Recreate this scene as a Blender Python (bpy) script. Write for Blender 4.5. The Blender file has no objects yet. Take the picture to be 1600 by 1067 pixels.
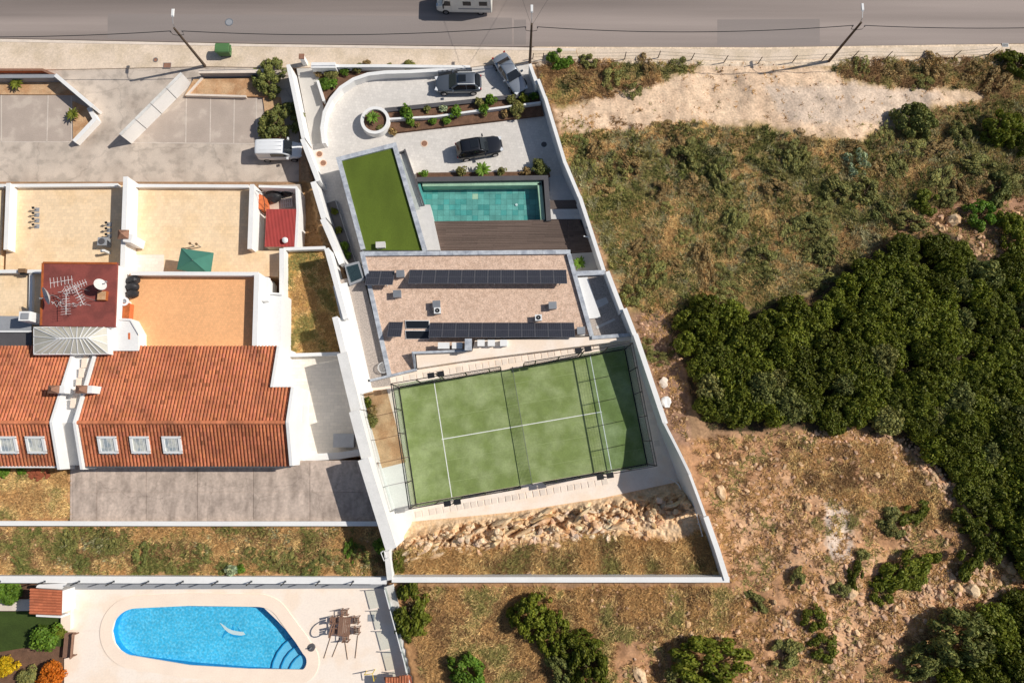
import bpy, math, random
import numpy as np
from mathutils import Vector, Matrix
R = math.radians
random.seed(7); RNG = np.random.default_rng(11)
SC = bpy.context.scene
COL = SC.collection
# ------------------------------------------------------------------ camera, world, sun, exposure
F = 1067.0; CAMZ = 63.7; TILT = R(8.2)
cam = bpy.data.cameras.new('camera'); cam.lens = 24.0; cam.sensor_width = 36.0; cam.clip_end = 2000
camo = bpy.data.objects.new('camera', cam); COL.objects.link(camo)
camo.location = (0, 0, CAMZ); camo.rotation_euler = (TILT, 0, 0); SC.camera = camo
SUN_EL, SUN_AZ = R(40.5), R(12.0)          # azimuth measured from +x towards +y
sd = Vector((math.cos(SUN_EL)*math.cos(SUN_AZ), math.cos(SUN_EL)*math.sin(SUN_AZ), math.sin(SUN_EL)))
sl = bpy.data.lights.new('sun', 'SUN'); sl.energy = 4.3; sl.angle = R(0.5); sl.color = (1.0, 0.95, 0.87)
so = bpy.data.objects.new('sun', sl); COL.objects.link(so); so.location = (40, 10, 60)
so.rotation_euler = sd.to_track_quat('Z', 'Y').to_euler()
w = bpy.data.worlds.new('World'); SC.world = w; w.use_nodes = True
nt = w.node_tree; nt.nodes.clear()
sky = nt.nodes.new('ShaderNodeTexSky'); sky.sky_type = 'NISHITA'; sky.sun_disc = False
sky.sun_elevation = SUN_EL; sky.sun_rotation = R(90.0) - SUN_AZ; sky.air_density = 1.0; sky.dust_density = 1.2
bg = nt.nodes.new('ShaderNodeBackground'); bg.inputs['Strength'].default_value = 0.07
wo = nt.nodes.new('ShaderNodeOutputWorld')
nt.links.new(sky.outputs[0], bg.inputs[0]); nt.links.new(bg.outputs[0], wo.inputs[0])
SC.view_settings.view_transform = 'Standard'; SC.view_settings.look = 'None'
SC.view_settings.exposure = 0.04; SC.view_settings.gamma = 1.0
try: SC.view_settings.use_curve_mapping = False
except Exception: pass

# ------------------------------------------------------------------ helpers
CT, ST = math.cos(TILT), math.sin(TILT)
def P(px, py, z):
    """the place at height z that the photograph shows at pixel (px, py)"""
    dx = (px-800)/F; dy = (533.5-py)/F
    t = (CAMZ-z)/(CT - dy*ST)
    return Vector((dx*t, (dy*CT+ST)*t, z))
def Pn(px, py, z):
    dx = (px-800)/F; dy = (533.5-py)/F
    t = (CAMZ-z)/(CT - dy*ST)
    return dx*t, (dy*CT+ST)*t
def S(r, g, b, k=1.0):
    f = lambda c: ((c/255+.055)/1.055)**2.4 if c > 10 else c/255/12.92
    return (f(r)*k, f(g)*k, f(b)*k)
def clampw(c): return tuple(min(.82, x) for x in c)

def mat(name, col, rough=.8, var=.12, sc=.6, fine=.1, fsc=8, bump=0., bsc=25, stretch=None, col2=None, c2sc=.25,
        c2lo=.45, c2hi=.6, tint=False, metal=0., spec=.3, transl=0., rnd=0., coat=0., brick=None, crack=None):
    m = bpy.data.materials.new(name); m.use_nodes = True
    n, l = m.node_tree.nodes, m.node_tree.links
    b = n['Principled BSDF']; b.inputs['Roughness'].default_value = rough; b.inputs['Metallic'].default_value = metal
    b.inputs['Specular IOR Level'].default_value = spec; b.inputs['Coat Weight'].default_value = coat
    geo = n.new('ShaderNodeNewGeometry'); vec = geo.outputs['Position']
    base = vec
    if stretch:
        vm = n.new('ShaderNodeVectorMath'); vm.operation = 'MULTIPLY'; vm.inputs[1].default_value = stretch
        l.new(vec, vm.inputs[0]); vec = vm.outputs[0]
    def noise(scale, detail, src):
        t = n.new('ShaderNodeTexNoise'); t.inputs['Scale'].default_value = scale; t.inputs['Detail'].default_value = detail
        l.new(src, t.inputs['Vector']); return t.outputs[0]
    def rng(src, a, bb, lo=.3, hi=.7):
        r = n.new('ShaderNodeMapRange'); r.inputs[1].default_value = lo; r.inputs[2].default_value = hi
        r.inputs[3].default_value = a; r.inputs[4].default_value = bb; l.new(src, r.inputs[0]); return r.outputs[0]
    def mul(a, c):
        k = n.new('ShaderNodeMath'); k.operation = 'MULTIPLY'; l.new(a, k.inputs[0]); l.new(c, k.inputs[1]); return k.outputs[0]
    fac = rng(noise(sc, 6, vec), 1-var, 1+var)
    if fine: fac = mul(fac, rng(noise(fsc, 4, base), 1-fine, 1+fine))
    if rnd:
        oi = n.new('ShaderNodeObjectInfo'); fac = mul(fac, rng(oi.outputs['Random'], 1-rnd, 1+rnd, 0, 1))
    if col2:
        mx = n.new('ShaderNodeMix'); mx.data_type = 'RGBA'
        mx.inputs[6].default_value = (*col, 1); mx.inputs[7].default_value = (*col2, 1)
        l.new(rng(noise(c2sc, 7, vec), 0, 1, c2lo, c2hi), mx.inputs[0]); csrc = mx.outputs[2]
    else:
        rgb = n.new('ShaderNodeRGB'); rgb.outputs[0].default_value = (*col, 1); csrc = rgb.outputs[0]
    if brick:          # (width, height, joint colour, rotation)
        bw, bh, jc, rot = brick
        mp = n.new('ShaderNodeMapping'); mp.inputs['Rotation'].default_value = (0, 0, rot); l.new(base, mp.inputs[0])
        bt = n.new('ShaderNodeTexBrick'); bt.inputs['Scale'].default_value = 1.0
        bt.inputs['Brick Width'].default_value = bw; bt.inputs['Row Height'].default_value = bh
        bt.inputs['Mortar Size'].default_value = .012; bt.inputs['Mortar Smooth'].default_value = .3
        bt.inputs['Color1'].default_value = (.93, .93, .93, 1); bt.inputs['Color2'].default_value = (1.05, 1.05, 1.05, 1)
        bt.inputs['Mortar'].default_value = (jc, jc, jc, 1); l.new(mp.outputs[0], bt.inputs['Vector'])
        mm = n.new('ShaderNodeMix'); mm.data_type = 'RGBA'; mm.blend_type = 'MULTIPLY'; mm.inputs[0].default_value = 1
        l.new(csrc, mm.inputs[6]); l.new(bt.outputs[0], mm.inputs[7]); csrc = mm.outputs[2]
    if crack:          # (scale, darkness): long irregular cracks, only in places
        nz = n.new('ShaderNodeTexNoise'); nz.inputs['Scale'].default_value = .8; nz.inputs['Detail'].default_value = 5; l.new(base, nz.inputs['Vector'])
        wv = n.new('ShaderNodeVectorMath'); wv.operation = 'MULTIPLY_ADD'; wv.inputs[1].default_value = (1.6, 1.6, 0); l.new(nz.outputs['Color'], wv.inputs[0]); l.new(base, wv.inputs[2])
        vo = n.new('ShaderNodeTexVoronoi'); vo.feature = 'DISTANCE_TO_EDGE'; vo.voronoi_dimensions = '2D'; vo.inputs['Scale'].default_value = crack[0]; l.new(wv.outputs[0], vo.inputs['Vector'])
        fac = mul(fac, rng(vo.outputs['Distance'], crack[1], 1., .003, .012))
        fac = mul(fac, rng(noise(.9, 4, base), .86, 1.04, .38, .5))
    if tint:
        at = n.new('ShaderNodeAttribute'); at.attribute_name = 'tint'
        mm = n.new('ShaderNodeMix'); mm.data_type = 'RGBA'; mm.blend_type = 'MULTIPLY'; mm.inputs[0].default_value = 1
        l.new(csrc, mm.inputs[6]); l.new(at.outputs[0], mm.inputs[7]); csrc = mm.outputs[2]
    vs = n.new('ShaderNodeVectorMath'); vs.operation = 'SCALE'; l.new(csrc, vs.inputs[0]); l.new(fac, vs.inputs['Scale'])
    l.new(vs.outputs[0], b.inputs['Base Color'])
    if bump:
        bp = n.new('ShaderNodeBump'); bp.inputs['Strength'].default_value = bump; bp.inputs['Distance'].default_value = .05
        l.new(noise(bsc, 5, base), bp.inputs['Height']); l.new(bp.outputs[0], b.inputs['Normal'])
    if transl:
        tr = n.new('ShaderNodeBsdfTranslucent'); l.new(vs.outputs[0], tr.inputs[0])
        ms = n.new('ShaderNodeMixShader'); ms.inputs[0].default_value = transl
        l.new(b.outputs[0], ms.inputs[1]); l.new(tr.outputs[0], ms.inputs[2])
        l.new(ms.outputs[0], n['Material Output'].inputs[0])
    return m

def glassy(name, tintc, gloss=.08, rough=.02, bumpsc=0, bumpst=.1, wave=None):
    """clear sheet of glass or water: tinted see-through plus a mirror reflection"""
    m = bpy.data.materials.new(name); m.use_nodes = True
    n, l = m.node_tree.nodes, m.node_tree.links; n.remove(n['Principled BSDF'])
    tr = n.new('ShaderNodeBsdfTransparent'); tr.inputs[0].default_value = (*tintc, 1)
    gl = n.new('ShaderNodeBsdfGlossy'); gl.inputs['Roughness'].default_value = rough; gl.inputs[0].default_value = (.9, .9, .9, 1)
    lw = n.new('ShaderNodeLayerWeight'); lw.inputs[0].default_value = .5
    pw = n.new('ShaderNodeMath'); pw.operation = 'POWER'; pw.inputs[1].default_value = 4.; l.new(lw.outputs['Facing'], pw.inputs[0])
    ma = n.new('ShaderNodeMath'); ma.operation = 'MULTIPLY_ADD'; ma.inputs[1].default_value = .6; ma.inputs[2].default_value = gloss; ma.use_clamp = True
    l.new(pw.outputs[0], ma.inputs[0])
    mx = n.new('ShaderNodeMixShader'); l.new(ma.outputs[0], mx.inputs[0]); l.new(tr.outputs[0], mx.inputs[1]); l.new(gl.outputs[0], mx.inputs[2])
    l.new(mx.outputs[0], n['Material Output'].inputs[0])
    if bumpsc:
        t = n.new('ShaderNodeTexNoise'); t.inputs['Scale'].default_value = bumpsc; t.inputs['Detail'].default_value = 3
        g = n.new('ShaderNodeNewGeometry'); l.new(g.outputs['Position'], t.inputs['Vector'])
        bp = n.new('ShaderNodeBump'); bp.inputs['Strength'].default_value = bumpst; bp.inputs['Distance'].default_value = .05
        l.new(t.outputs[0], bp.inputs['Height']); l.new(bp.outputs[0], gl.inputs['Normal']); l.new(bp.outputs[0], lw.inputs['Normal'])
    return m

class MB:
    def __init__(s): s.v = []; s.f = []; s.m = []; s.c = []
    def add(s, vs, fs, m=0, c=None):
        o = len(s.v); s.v += [tuple(v) for v in vs]
        for f in fs: s.f.append([i+o for i in f]); s.m.append(m); s.c.append(c or (1, 1, 1))
        return s
    def box(s, cx, cy, z0, z1, sx, sy, rz=0., m=0, c=None, top=1.):
        a, b = math.cos(rz), math.sin(rz); vs = []
        for z, k in ((z0, 1.), (z1, top)):
            for ux, uy in ((-1, -1), (1, -1), (1, 1), (-1, 1)):
                x, y = ux*sx*.5*k, uy*sy*.5*k; vs.append((cx+x*a-y*b, cy+x*b+y*a, z))
        return s.add(vs, [(3, 2, 1, 0), (4, 5, 6, 7), (0, 1, 5, 4), (1, 2, 6, 5), (2, 3, 7, 6), (3, 0, 4, 7)], m, c)
    def face(s, pts, m=0): return s.add(pts, [tuple(range(len(pts)))], m)
    def prism(s, pts, zb, m=0, c=None):
        pts = [Vector(p) for p in pts]
        ar = sum(pts[i].x*pts[(i+1) % len(pts)].y - pts[(i+1) % len(pts)].x*pts[i].y for i in range(len(pts)))
        if ar < 0: pts = pts[::-1]
        n = len(pts); vs = [tuple(p) for p in pts] + [(p.x, p.y, zb) for p in pts]
        fs = [tuple(range(n)), tuple(range(2*n-1, n-1, -1))] + [(i, i+n, (i+1) % n+n, (i+1) % n) for i in range(n)]
        return s.add(vs, fs, m, c)
    def strip(s, pts, w, zb, m=0, c=None, close=False):
        """a wall of width w along the line pts (tops), straight down to zb"""
        pts = [Vector(p) for p in pts]; n = len(pts); L = []; Rr = []
        for i, p in enumerate(pts):
            a = pts[i-1] if (i > 0 or close) else p; b = pts[(i+1) % n] if (i < n-1 or close) else p
            d1 = (p-a).to_2d(); d2 = (b-p).to_2d()
            if d1.length < 1e-6: d1 = d2
            if d2.length < 1e-6: d2 = d1
            d1.normalize(); d2.normalize(); t = (d1+d2); t.normalize()
            nn = Vector((-t.y, t.x)); k = w*.5/max(.35, nn.dot(Vector((-d1.y, d1.x))))
            L.append(Vector((p.x+nn.x*k, p.y+nn.y*k, p.z))); Rr.append(Vector((p.x-nn.x*k, p.y-nn.y*k, p.z)))
        rng = range(n) if close else range(n-1)
        vs = []; fs = []
        for p, q in zip(L, Rr): vs += [tuple(p), tuple(q), (q.x, q.y, zb), (p.x, p.y, zb)]
        for i in rng:
            a = 4*i; b = 4*((i+1) % n)
            fs += [(a, a+1, b+1, b), (a+1, a+2, b+2, b+1), (a+2, a+3, b+3, b+2), (a+3, a, b, b+3)]
        if not close: fs += [(0, 3, 2, 1), (4*n-4, 4*n-3, 4*n-2, 4*n-1)]
        return s.add(vs, fs, m, c)
    def bar(s, p, q, w, h=None, m=0, c=None):
        p, q = Vector(p), Vector(q); h = h or w; d = (q-p).normalized()
        up = Vector((0, 0, 1)) if abs(d.z) < .95 else Vector((0, 1, 0))
        sx = d.cross(up).normalized()*w*.5; sz = sx.cross(d).normalized()*h*.5
        vs = [p-sx-sz, p+sx-sz, p+sx+sz, p-sx+sz, q-sx-sz, q+sx-sz, q+sx+sz, q-sx+sz]
        return s.add(vs, [(3, 2, 1, 0), (4, 5, 6, 7), (0, 1, 5, 4), (1, 2, 6, 5), (2, 3, 7, 6), (3, 0, 4, 7)], m, c)
    def tube(s, pts, r, n=6, m=0, r1=None, c=None):
        pts = [Vector(p) for p in pts]; vs = []; k = len(pts)
        for i, p in enumerate(pts):
            d = (pts[min(i+1, k-1)]-pts[max(i-1, 0)]).normalized()
            up = Vector((0, 0, 1)) if abs(d.z) < .9 else Vector((1, 0, 0))
            a = d.cross(up).normalized(); b = a.cross(d); rr = r if r1 is None else r+(r1-r)*i/(k-1)
            vs += [p+(a*math.cos(2*math.pi*j/n)+b*math.sin(2*math.pi*j/n))*rr for j in range(n)]
        fs = [(i*n+j, i*n+(j+1) % n, (i+1)*n+(j+1) % n, (i+1)*n+j) for i in range(k-1) for j in range(n)]
        fs += [tuple(range(n-1, -1, -1)), tuple(range((k-1)*n, k*n))]
        return s.add(vs, fs, m, c)
    def cyl(s, x, y, z0, z1, r, n=12, r1=None, m=0): return s.tube([(x, y, z0), (x, y, z1)], r, n, m, r1)
    def ring(s, x, y, z, ri, ro, zb, n=32, m=0, a0=0., a1=2*math.pi):
        full = abs(a1-a0-2*math.pi) < 1e-6; k = n if full else n+1; vs = []; fs = []
        for i in range(k):
            a = a0+(a1-a0)*i/n; ca, sa = math.cos(a), math.sin(a)
            vs += [(x+ri*ca, y+ri*sa, z), (x+ro*ca, y+ro*sa, z), (x+ro*ca, y+ro*sa, zb), (x+ri*ca, y+ri*sa, zb)]
        for i in range(n):
            a = 4*i; b = 4*((i+1) % k)
            fs += [(a, a+1, b+1, b), (a+1, a+2, b+2, b+1), (a+2, a+3, b+3, b+2), (a+3, a, b, b+3)]
        return s.add(vs, fs, m)
    def disc(s, x, y, z, r, zb, n=24, m=0): return s.prism([(x+r*math.cos(2*math.pi*i/n), y+r*math.sin(2*math.pi*i/n), z) for i in range(n)], zb, m)
    def blob(s, x, y, z, rx, ry, rz, seed=0, m=0, c=None, jit=.25, lev=1, rot=0.):
        r = random.Random(seed); V, Fc = ICO[lev]
        vs = []
        for v in V:
            k = 1+r.uniform(-jit, jit); p, q = v[0]*rx*k, v[1]*ry*k; vs.append((x+p*math.cos(rot)-q*math.sin(rot), y+p*math.sin(rot)+q*math.cos(rot), z+v[2]*rz*k))
        return s.add(vs, Fc, m, c)
    def mesh(s, name, mats, off=(0, 0, 0), smooth=False):
        me = bpy.data.meshes.new(name)
        o = Vector(off); me.from_pydata([(v[0]-o.x, v[1]-o.y, v[2]-o.z) for v in s.v], [], s.f)
        mats = mats if isinstance(mats, (list, tuple)) else [mats]
        for x in mats: me.materials.append(x)
        me.polygons.foreach_set('material_index', s.m)
        if any(c != (1, 1, 1) for c in s.c):
            at = me.color_attributes.new('tint', 'FLOAT_COLOR', 'CORNER'); arr = []
            for f, c in zip(s.f, s.c): arr += [c[0], c[1], c[2], 1.]*len(f)
            at.data.foreach_set('color', arr)
        if smooth:
            me.polygons.foreach_set('use_smooth', [True]*len(s.f))
            try: me.set_sharp_from_angle(angle=R(38))
            except Exception: pass
        me.update(); return me
    def build(s, name, mats, parent=None, smooth=False, local=False, loc=None):
        if parent is not None:
            off = (0, 0, 0) if local else wloc(parent)
            o = bpy.data.objects.new(name, s.mesh(name, mats, off, smooth)); COL.objects.link(o); o.parent = parent
        else:
            if loc is None:
                a = np.array(s.v); loc = ((a[:, 0].min()+a[:, 0].max())/2, (a[:, 1].min()+a[:, 1].max())/2, a[:, 2].min())
            o = bpy.data.objects.new(name, s.mesh(name, mats, loc, smooth)); COL.objects.link(o); o.location = loc
        return o
def wloc(o):
    p = Vector((0, 0, 0))
    while o is not None: p += o.location; o = o.parent
    return p
t_ = (1+5**.5)/2
_iv = [Vector(v).normalized() for v in ((-1, t_, 0), (1, t_, 0), (-1, -t_, 0), (1, -t_, 0), (0, -1, t_), (0, 1, t_), (0, -1, -t_), (0, 1, -t_), (t_, 0, -1), (t_, 0, 1), (-t_, 0, -1), (-t_, 0, 1))]
_if = [(0, 11, 5), (0, 5, 1), (0, 1, 7), (0, 7, 10), (0, 10, 11), (1, 5, 9), (5, 11, 4), (11, 10, 2), (10, 7, 6), (7, 1, 8), (3, 9, 4), (3, 4, 2), (3, 2, 6), (3, 6, 8), (3, 8, 9), (4, 9, 5), (2, 4, 11), (6, 2, 10), (8, 6, 7), (9, 8, 1)]
def _sub(V, Fc):
    V = list(V); cache = {}; out = []
    def mid(a, b):
        k = (min(a, b), max(a, b))
        if k not in cache: cache[k] = len(V); V.append((V[a]+V[b]).normalized())
        return cache[k]
    for a, b, c in Fc:
        x, y, z = mid(a, b), mid(b, c), mid(c, a); out += [(a, x, z), (b, y, x), (c, z, y), (x, y, z)]
    return V, out
ICO = {1: (_iv, _if)}; ICO[2] = _sub(*ICO[1]); ICO[3] = _sub(*ICO[2])

def tag(o, label=None, cat=None, group=None, kind=None):
    if label: o['label'] = label
    if cat: o['category'] = cat
    if group: o['group'] = group
    if kind: o['kind'] = kind
    return o
def thing(name, label, cat, loc, rz=0., group=None):
    o = bpy.data.objects.new(name, None); COL.objects.link(o); o.empty_display_size = .3
    o.location = loc; o.rotation_euler = (0, 0, rz); return tag(o, label, cat, group)
def copy_tree(o, parent=None):
    c = o.copy(); COL.objects.link(c)
    if parent is not None: c.parent = parent
    for ch in list(o.children): copy_tree(ch, c)
    return c
def sheet(name, poly, z, m, th=.25, parent=None, kind='structure'):
    o = MB().prism([P(x, y, z) for x, y in poly], z-th).build(name, m, parent)
    if kind and parent is None: o['kind'] = kind
    return o
def mbox(name, m, parent, *a, **k): return MB().box(*a, **k).build(name, m, parent)

# numpy noise and polygon tests
def vnoise(x, y, scale, seed=0, octv=3):
    out = np.zeros_like(x, dtype=float); amp = 1.; tot = 0.
    for o in range(octv):
        g = np.random.default_rng(seed*97+o).random((128, 128))
        u = x/scale*2**o+o*17.3+1000; v = y/scale*2**o+o*5.1+1000
        i = np.floor(u).astype(int); j = np.floor(v).astype(int); fu = u-i; fv = v-j
        fu = fu*fu*(3-2*fu); fv = fv*fv*(3-2*fv)
        a = g[i % 128, j % 128]; b = g[(i+1) % 128, j % 128]; c = g[i % 128, (j+1) % 128]; d = g[(i+1) % 128, (j+1) % 128]
        out += amp*((a*(1-fu)+b*fu)*(1-fv)+(c*(1-fu)+d*fu)*fv); tot += amp; amp *= .55
    return out/tot
def inpoly(x, y, poly):
    r = np.zeros(x.shape, bool); n = len(poly)
    for i in range(n):
        x0, y0 = poly[i]; x1, y1 = poly[(i+1) % n]
        if y0 == y1: continue
        c = ((y0 > y) != (y1 > y)) & (x < (x1-x0)*(y-y0)/(y1-y0)+x0); r ^= c
    return r
def soft(x, y, poly, amp=14., seed=3):
    dx = (vnoise(x, y, 40, seed)-.5)*2*amp+(vnoise(x, y, 9, seed+5, 2)-.5)*amp*.9
    dy = (vnoise(x, y, 40, seed+9)-.5)*2*amp+(vnoise(x, y, 9, seed+7, 2)-.5)*amp*.9
    return inpoly(x+dx, y+dy, poly)
# ------------------------------------------------------------------ materials
WH = (.80, .79, .77)
M = {}
M['white'] = mat('white render', WH, .85, .04, .5, .03, 6, bump=.15, bsc=40)
M['whiteold'] = mat('weathered white render', (.70, .68, .64), .9, .1, .7, .07, 5, col2=(.56, .52, .46), c2sc=.8, c2lo=.52, c2hi=.72)
M['asphalt'] = mat('road asphalt', S(160, 147, 140), .9, .17, .45, .09, 14, stretch=(.03, 1, 1), col2=S(132, 121, 115), c2sc=.28, c2lo=.4, c2hi=.62, bump=.2, bsc=60)
M['patch'] = mat('road patch', S(141, 131, 126), .9, .1, .5, .09, 14, stretch=(.05, 1, 1))
M['lot'] = mat('old pale asphalt', S(196, 182, 168), .9, .12, .45, .08, 10, col2=S(168, 153, 140), c2sc=.35, c2lo=.48, c2hi=.75, bump=.15, bsc=50, crack=(.11, .86))
M['bay'] = mat('parking concrete', S(180, 165, 153), .9, .1, .5, .07, 10, col2=S(190, 176, 163), c2sc=.5, c2lo=.55, c2hi=.62)
M['line'] = mat('worn line paint', S(206, 194, 182), .8, .1, 2, .1, 12)
M['cobble'] = mat('pale limestone setts', S(228, 208, 186), .9, .07, .3, .10, 6, col2=S(215, 195, 170), c2sc=.5, brick=(.13, .13, .82, .2))
M['kerb'] = mat('kerb stone', S(222, 207, 192), .85, .08, 1, .06, 8)
M['paver'] = mat('pale driveway pavers', S(214, 208, 201), .8, .05, .5, .05, 8, brick=(.30, .30, .86, .12))
M['path'] = mat('grey concrete path', S(196, 191, 184), .85, .06, .6, .05, 9)
M['apron'] = mat('pale concrete apron', S(228, 224, 218), .85, .06, .6, .05, 9)
M['slabcap'] = mat('pale wall coping slabs', S(222, 220, 216), .8, .06, 1.2, .05, 9)
M['soil'] = mat('planting soil', S(112, 84, 66), .95, .22, 2, .25, 12, bump=.5, bsc=12)
M['bark'] = mat('dry earth bed', S(202, 166, 128), .95, .14, 1.2, .15, 9, bump=.4, bsc=10, col2=S(184, 142, 104), c2sc=.9)
M['marble'] = mat('grey marble coping', S(186, 190, 196), .55, .14, 2.2, .1, 9, col2=S(160, 165, 174), c2sc=1.6)
M['turfroof'] = mat('synthetic roof turf', S(90, 106, 36), .95, .13, .6, .16, 16, bump=.5, bsc=60, stretch=(1, .4, 1))
M['gravel'] = mat('pink roof gravel', S(218, 188, 166), .95, .05, .4, .26, 9, bump=.5, bsc=18, col2=S(204, 174, 152), c2sc=2.5)
M['gravelg'] = mat('grey gravel', S(178, 166, 156), .95, .06, .4, .28, 8, bump=.5, bsc=20)
M['deck'] = mat('dark wood deck', S(100, 88, 82), .7, .12, 2.0, .1, 9, stretch=(.12, 5, 1), rnd=.12)
M['basalt'] = mat('dark basalt', S(88, 86, 88), .5, .08, 1.5, .06, 9)
M['granite'] = mat('pale granite', S(206, 203, 199), .7, .05, 2, .06, 12)
M['terrace'] = mat('beige terrace tiles', S(241, 213, 176), .85, .05, .3, .05, 5, brick=(.33, .33, .86, 0), col2=S(234, 204, 164), c2sc=.6)
M['terrace2'] = mat('apricot terrace tiles', S(237, 178, 126), .85, .06, .3, .06, 6, brick=(.2, .2, .86, 0))
M['terrace3'] = mat('white terrace tiles', S(236, 226, 212), .8, .04, .3, .04, 6, brick=(.6, .3, .84, 0))
M['redroof'] = mat('red painted flat roof', S(146, 78, 70), .7, .16, .6, .1, 8, col2=S(118, 64, 58), c2sc=.6)
M['rust'] = mat('rusty edge', S(168, 92, 48), .85, .2, 2, .15, 10)
M['tile'] = mat('clay roof tile', S(200, 124, 88), .85, .2, .5, .12, 10, tint=True, col2=S(150, 98, 74), c2sc=.45, c2lo=.5, c2hi=.78)
M['tilebase'] = mat('roof tile channel', S(150, 82, 56), .9, .1, 2, .1, 10)
M['yard'] = mat('old grey concrete', S(190, 172, 158), .92, .15, 1.2, .14, 5, col2=S(158, 142, 130), c2sc=.9, c2lo=.42, c2hi=.75, rnd=.06, stretch=(1.5, .5, 1), crack=(.25, .82), bump=.2, bsc=30)
M['pooldeck'] = mat('pale pool terrace', S(247, 232, 217), .85, .05, .5, .04, 7, col2=S(240, 220, 200), c2sc=.5)
M['coping'] = mat('cream pool coping', S(247, 226, 206), .7, .04, .8, .04, 9)
M['poolblue'] = mat('blue pool mosaic with water sparkle', S(74, 188, 228), .5, .1, .5, .20, 5, col2=S(126, 212, 242), c2sc=5.5, c2lo=.42, c2hi=.72)  # pale speckle paints water sparkle and ripples into the floor colour
M['pooldark'] = mat('blue pool wall mosaic', S(44, 160, 214), .5, .1, 1, .1, 6)
M['poolstep'] = mat('pale blue step mosaic', S(120, 200, 236), .5, .05, 1, .06, 6)
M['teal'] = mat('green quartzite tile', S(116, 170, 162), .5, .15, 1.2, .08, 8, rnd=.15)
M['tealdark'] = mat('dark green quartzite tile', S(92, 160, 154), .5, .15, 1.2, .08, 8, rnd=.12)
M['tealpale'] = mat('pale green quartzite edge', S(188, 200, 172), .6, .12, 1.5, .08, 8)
M['water'] = glassy('pool water', (.84, .97, .97), .03, .06, 2.0, .2)
M['waterblue'] = glassy('bright pool water', (.88, .98, .99), .03, .05, 3.0, .3)
M['glass'] = glassy('clear glass', (.86, .91, .9), .05, .02)
M['dglass'] = mat('dark glass', (.015, .018, .022), .06, 0, 1, 0, spec=.6)
M['smoke'] = glassy('greenish glass', (.6, .68, .66), .16, .03)
M['turf'] = mat('padel court turf', S(122, 138, 80), .95, .10, 1.6, .10, 7, col2=S(160, 172, 124), c2sc=.55, c2lo=.40, c2hi=.78, bump=.3, bsc=60)
M['seam'] = mat('turf seam', S(146, 160, 108), .95, .2, 1.5, .15, 10)
M['turfline'] = mat('white court line', (.78, .79, .74), .9, .06, 4, .08, 20)
M['black'] = mat('black painted steel', (.02, .02, .022), .45, .1, 3, 0)
M['wire'] = mat('dark wire', (.03, .03, .03), .5, 0, 1, 0)
M['steel'] = mat('galvanised steel', (.45, .46, .47), .4, .08, 3, .05, 20, metal=.7)
M['alu'] = mat('white aluminium', (.78, .78, .77), .4, .03, 2, 0)
M['cell'] = mat('solar cell glass', S(52, 52, 60), .18, .08, 2, .04, 12, spec=.5)
M['cellline'] = mat('solar busbar', S(104, 104, 112), .4, 0, 1, 0)
M['frame'] = mat('module frame', S(120, 120, 126), .4, .05, 2, 0, metal=.4)
M['grey'] = mat('grey cladding', S(150, 152, 156), .6, .05, 2, .05, 12)
M['wood'] = mat('weathered timber', S(122, 96, 72), .85, .15, 3, .15, 14, stretch=(1, 4, 1))
M['oldwood'] = mat('old grey timber', S(92, 78, 66), .9, .15, 3, .12, 14)
M['brown'] = mat('brown furniture', S(136, 104, 86), .6, .1, 3, .08, 12)
M['terracotta'] = mat('terracotta pipe', S(206, 112, 66), .8, .1, 3, .08, 12)
M['canopy'] = mat('green parasol cloth', S(74, 128, 112), .9, .05, 2, .05, 15)
M['bin'] = mat('green bin plastic', S(84, 122, 76), .6, .08, 2, .06, 15)
M['iron'] = mat('rusty iron cover', S(146, 108, 88), .8, .15, 4, .1, 15)
M['rubber'] = mat('tyre rubber', (.02, .02, .02), .9, .05, 3, 0)
M['rim'] = mat('alloy rim', (.4, .4, .42), .3, 0, 1, 0, metal=.8)
M['carsilver'] = mat('silver car paint', S(186, 192, 200), .28, .02, 1, 0, metal=.55, coat=.6)
M['cardark'] = mat('dark grey car paint', S(112, 118, 126), .25, .02, 1, 0, metal=.5, coat=.7)
M['carblack'] = mat('black car paint', S(40, 42, 48), .22, .02, 1, 0, metal=.3, coat=.8)
M['carwhite'] = mat('white van paint', (.78, .79, .80), .3, .02, 1, 0, coat=.5)
M['cream'] = mat('cream van body', (.74, .72, .66), .45, .05, 1.2, .03, 9)
M['lampw'] = mat('clear headlamp', (.7, .72, .75), .15, 0, 1, 0)
M['lampr'] = mat('red lamp glass', (.35, .02, .02), .2, 0, 1, 0)
M['plastic'] = mat('white plastic', (.76, .76, .75), .5, .04, 2, 0)
M['tarp'] = mat('black tarpaulin', (.03, .03, .033), .5, .2, 3, .1, 8, bump=.4, bsc=6)
M['redsheet'] = mat('red corrugated sheet', S(162, 62, 58), .6, .1, 1, .06, 9)
M['lawn'] = mat('dark lawn', S(60, 76, 30), .95, .15, 1, .2, 14, bump=.5, bsc=40)
M['rock'] = mat('limestone rock', S(228, 206, 176), .95, .16, 1.1, .16, 6, col2=S(206, 158, 108), c2sc=.7, c2lo=.42, c2hi=.66, bump=.7, bsc=6, tint=True)
M['stone'] = mat('pale field stone', S(208, 172, 138), .95, .12, 1.2, .12, 7, bump=.5, bsc=8, tint=True)
M['ground'] = mat('bare ground', (1, 1, 1), 1., .12, .9, .22, 5, tint=True, bump=.6, bsc=7)
M['grassb'] = mat('grass blades', (1, 1, 1), .9, .08, 1, 0, tint=True, transl=.2)
M['leaf'] = mat('evergreen leaves', S(112, 119, 38), .6, .12, .5, 0, tint=True, transl=.25, rnd=.32, spec=.25)
M['leafgrey'] = mat('grey green leaves', S(126, 130, 70), .75, .1, .6, 0, tint=True, transl=.2, rnd=.12)
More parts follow.
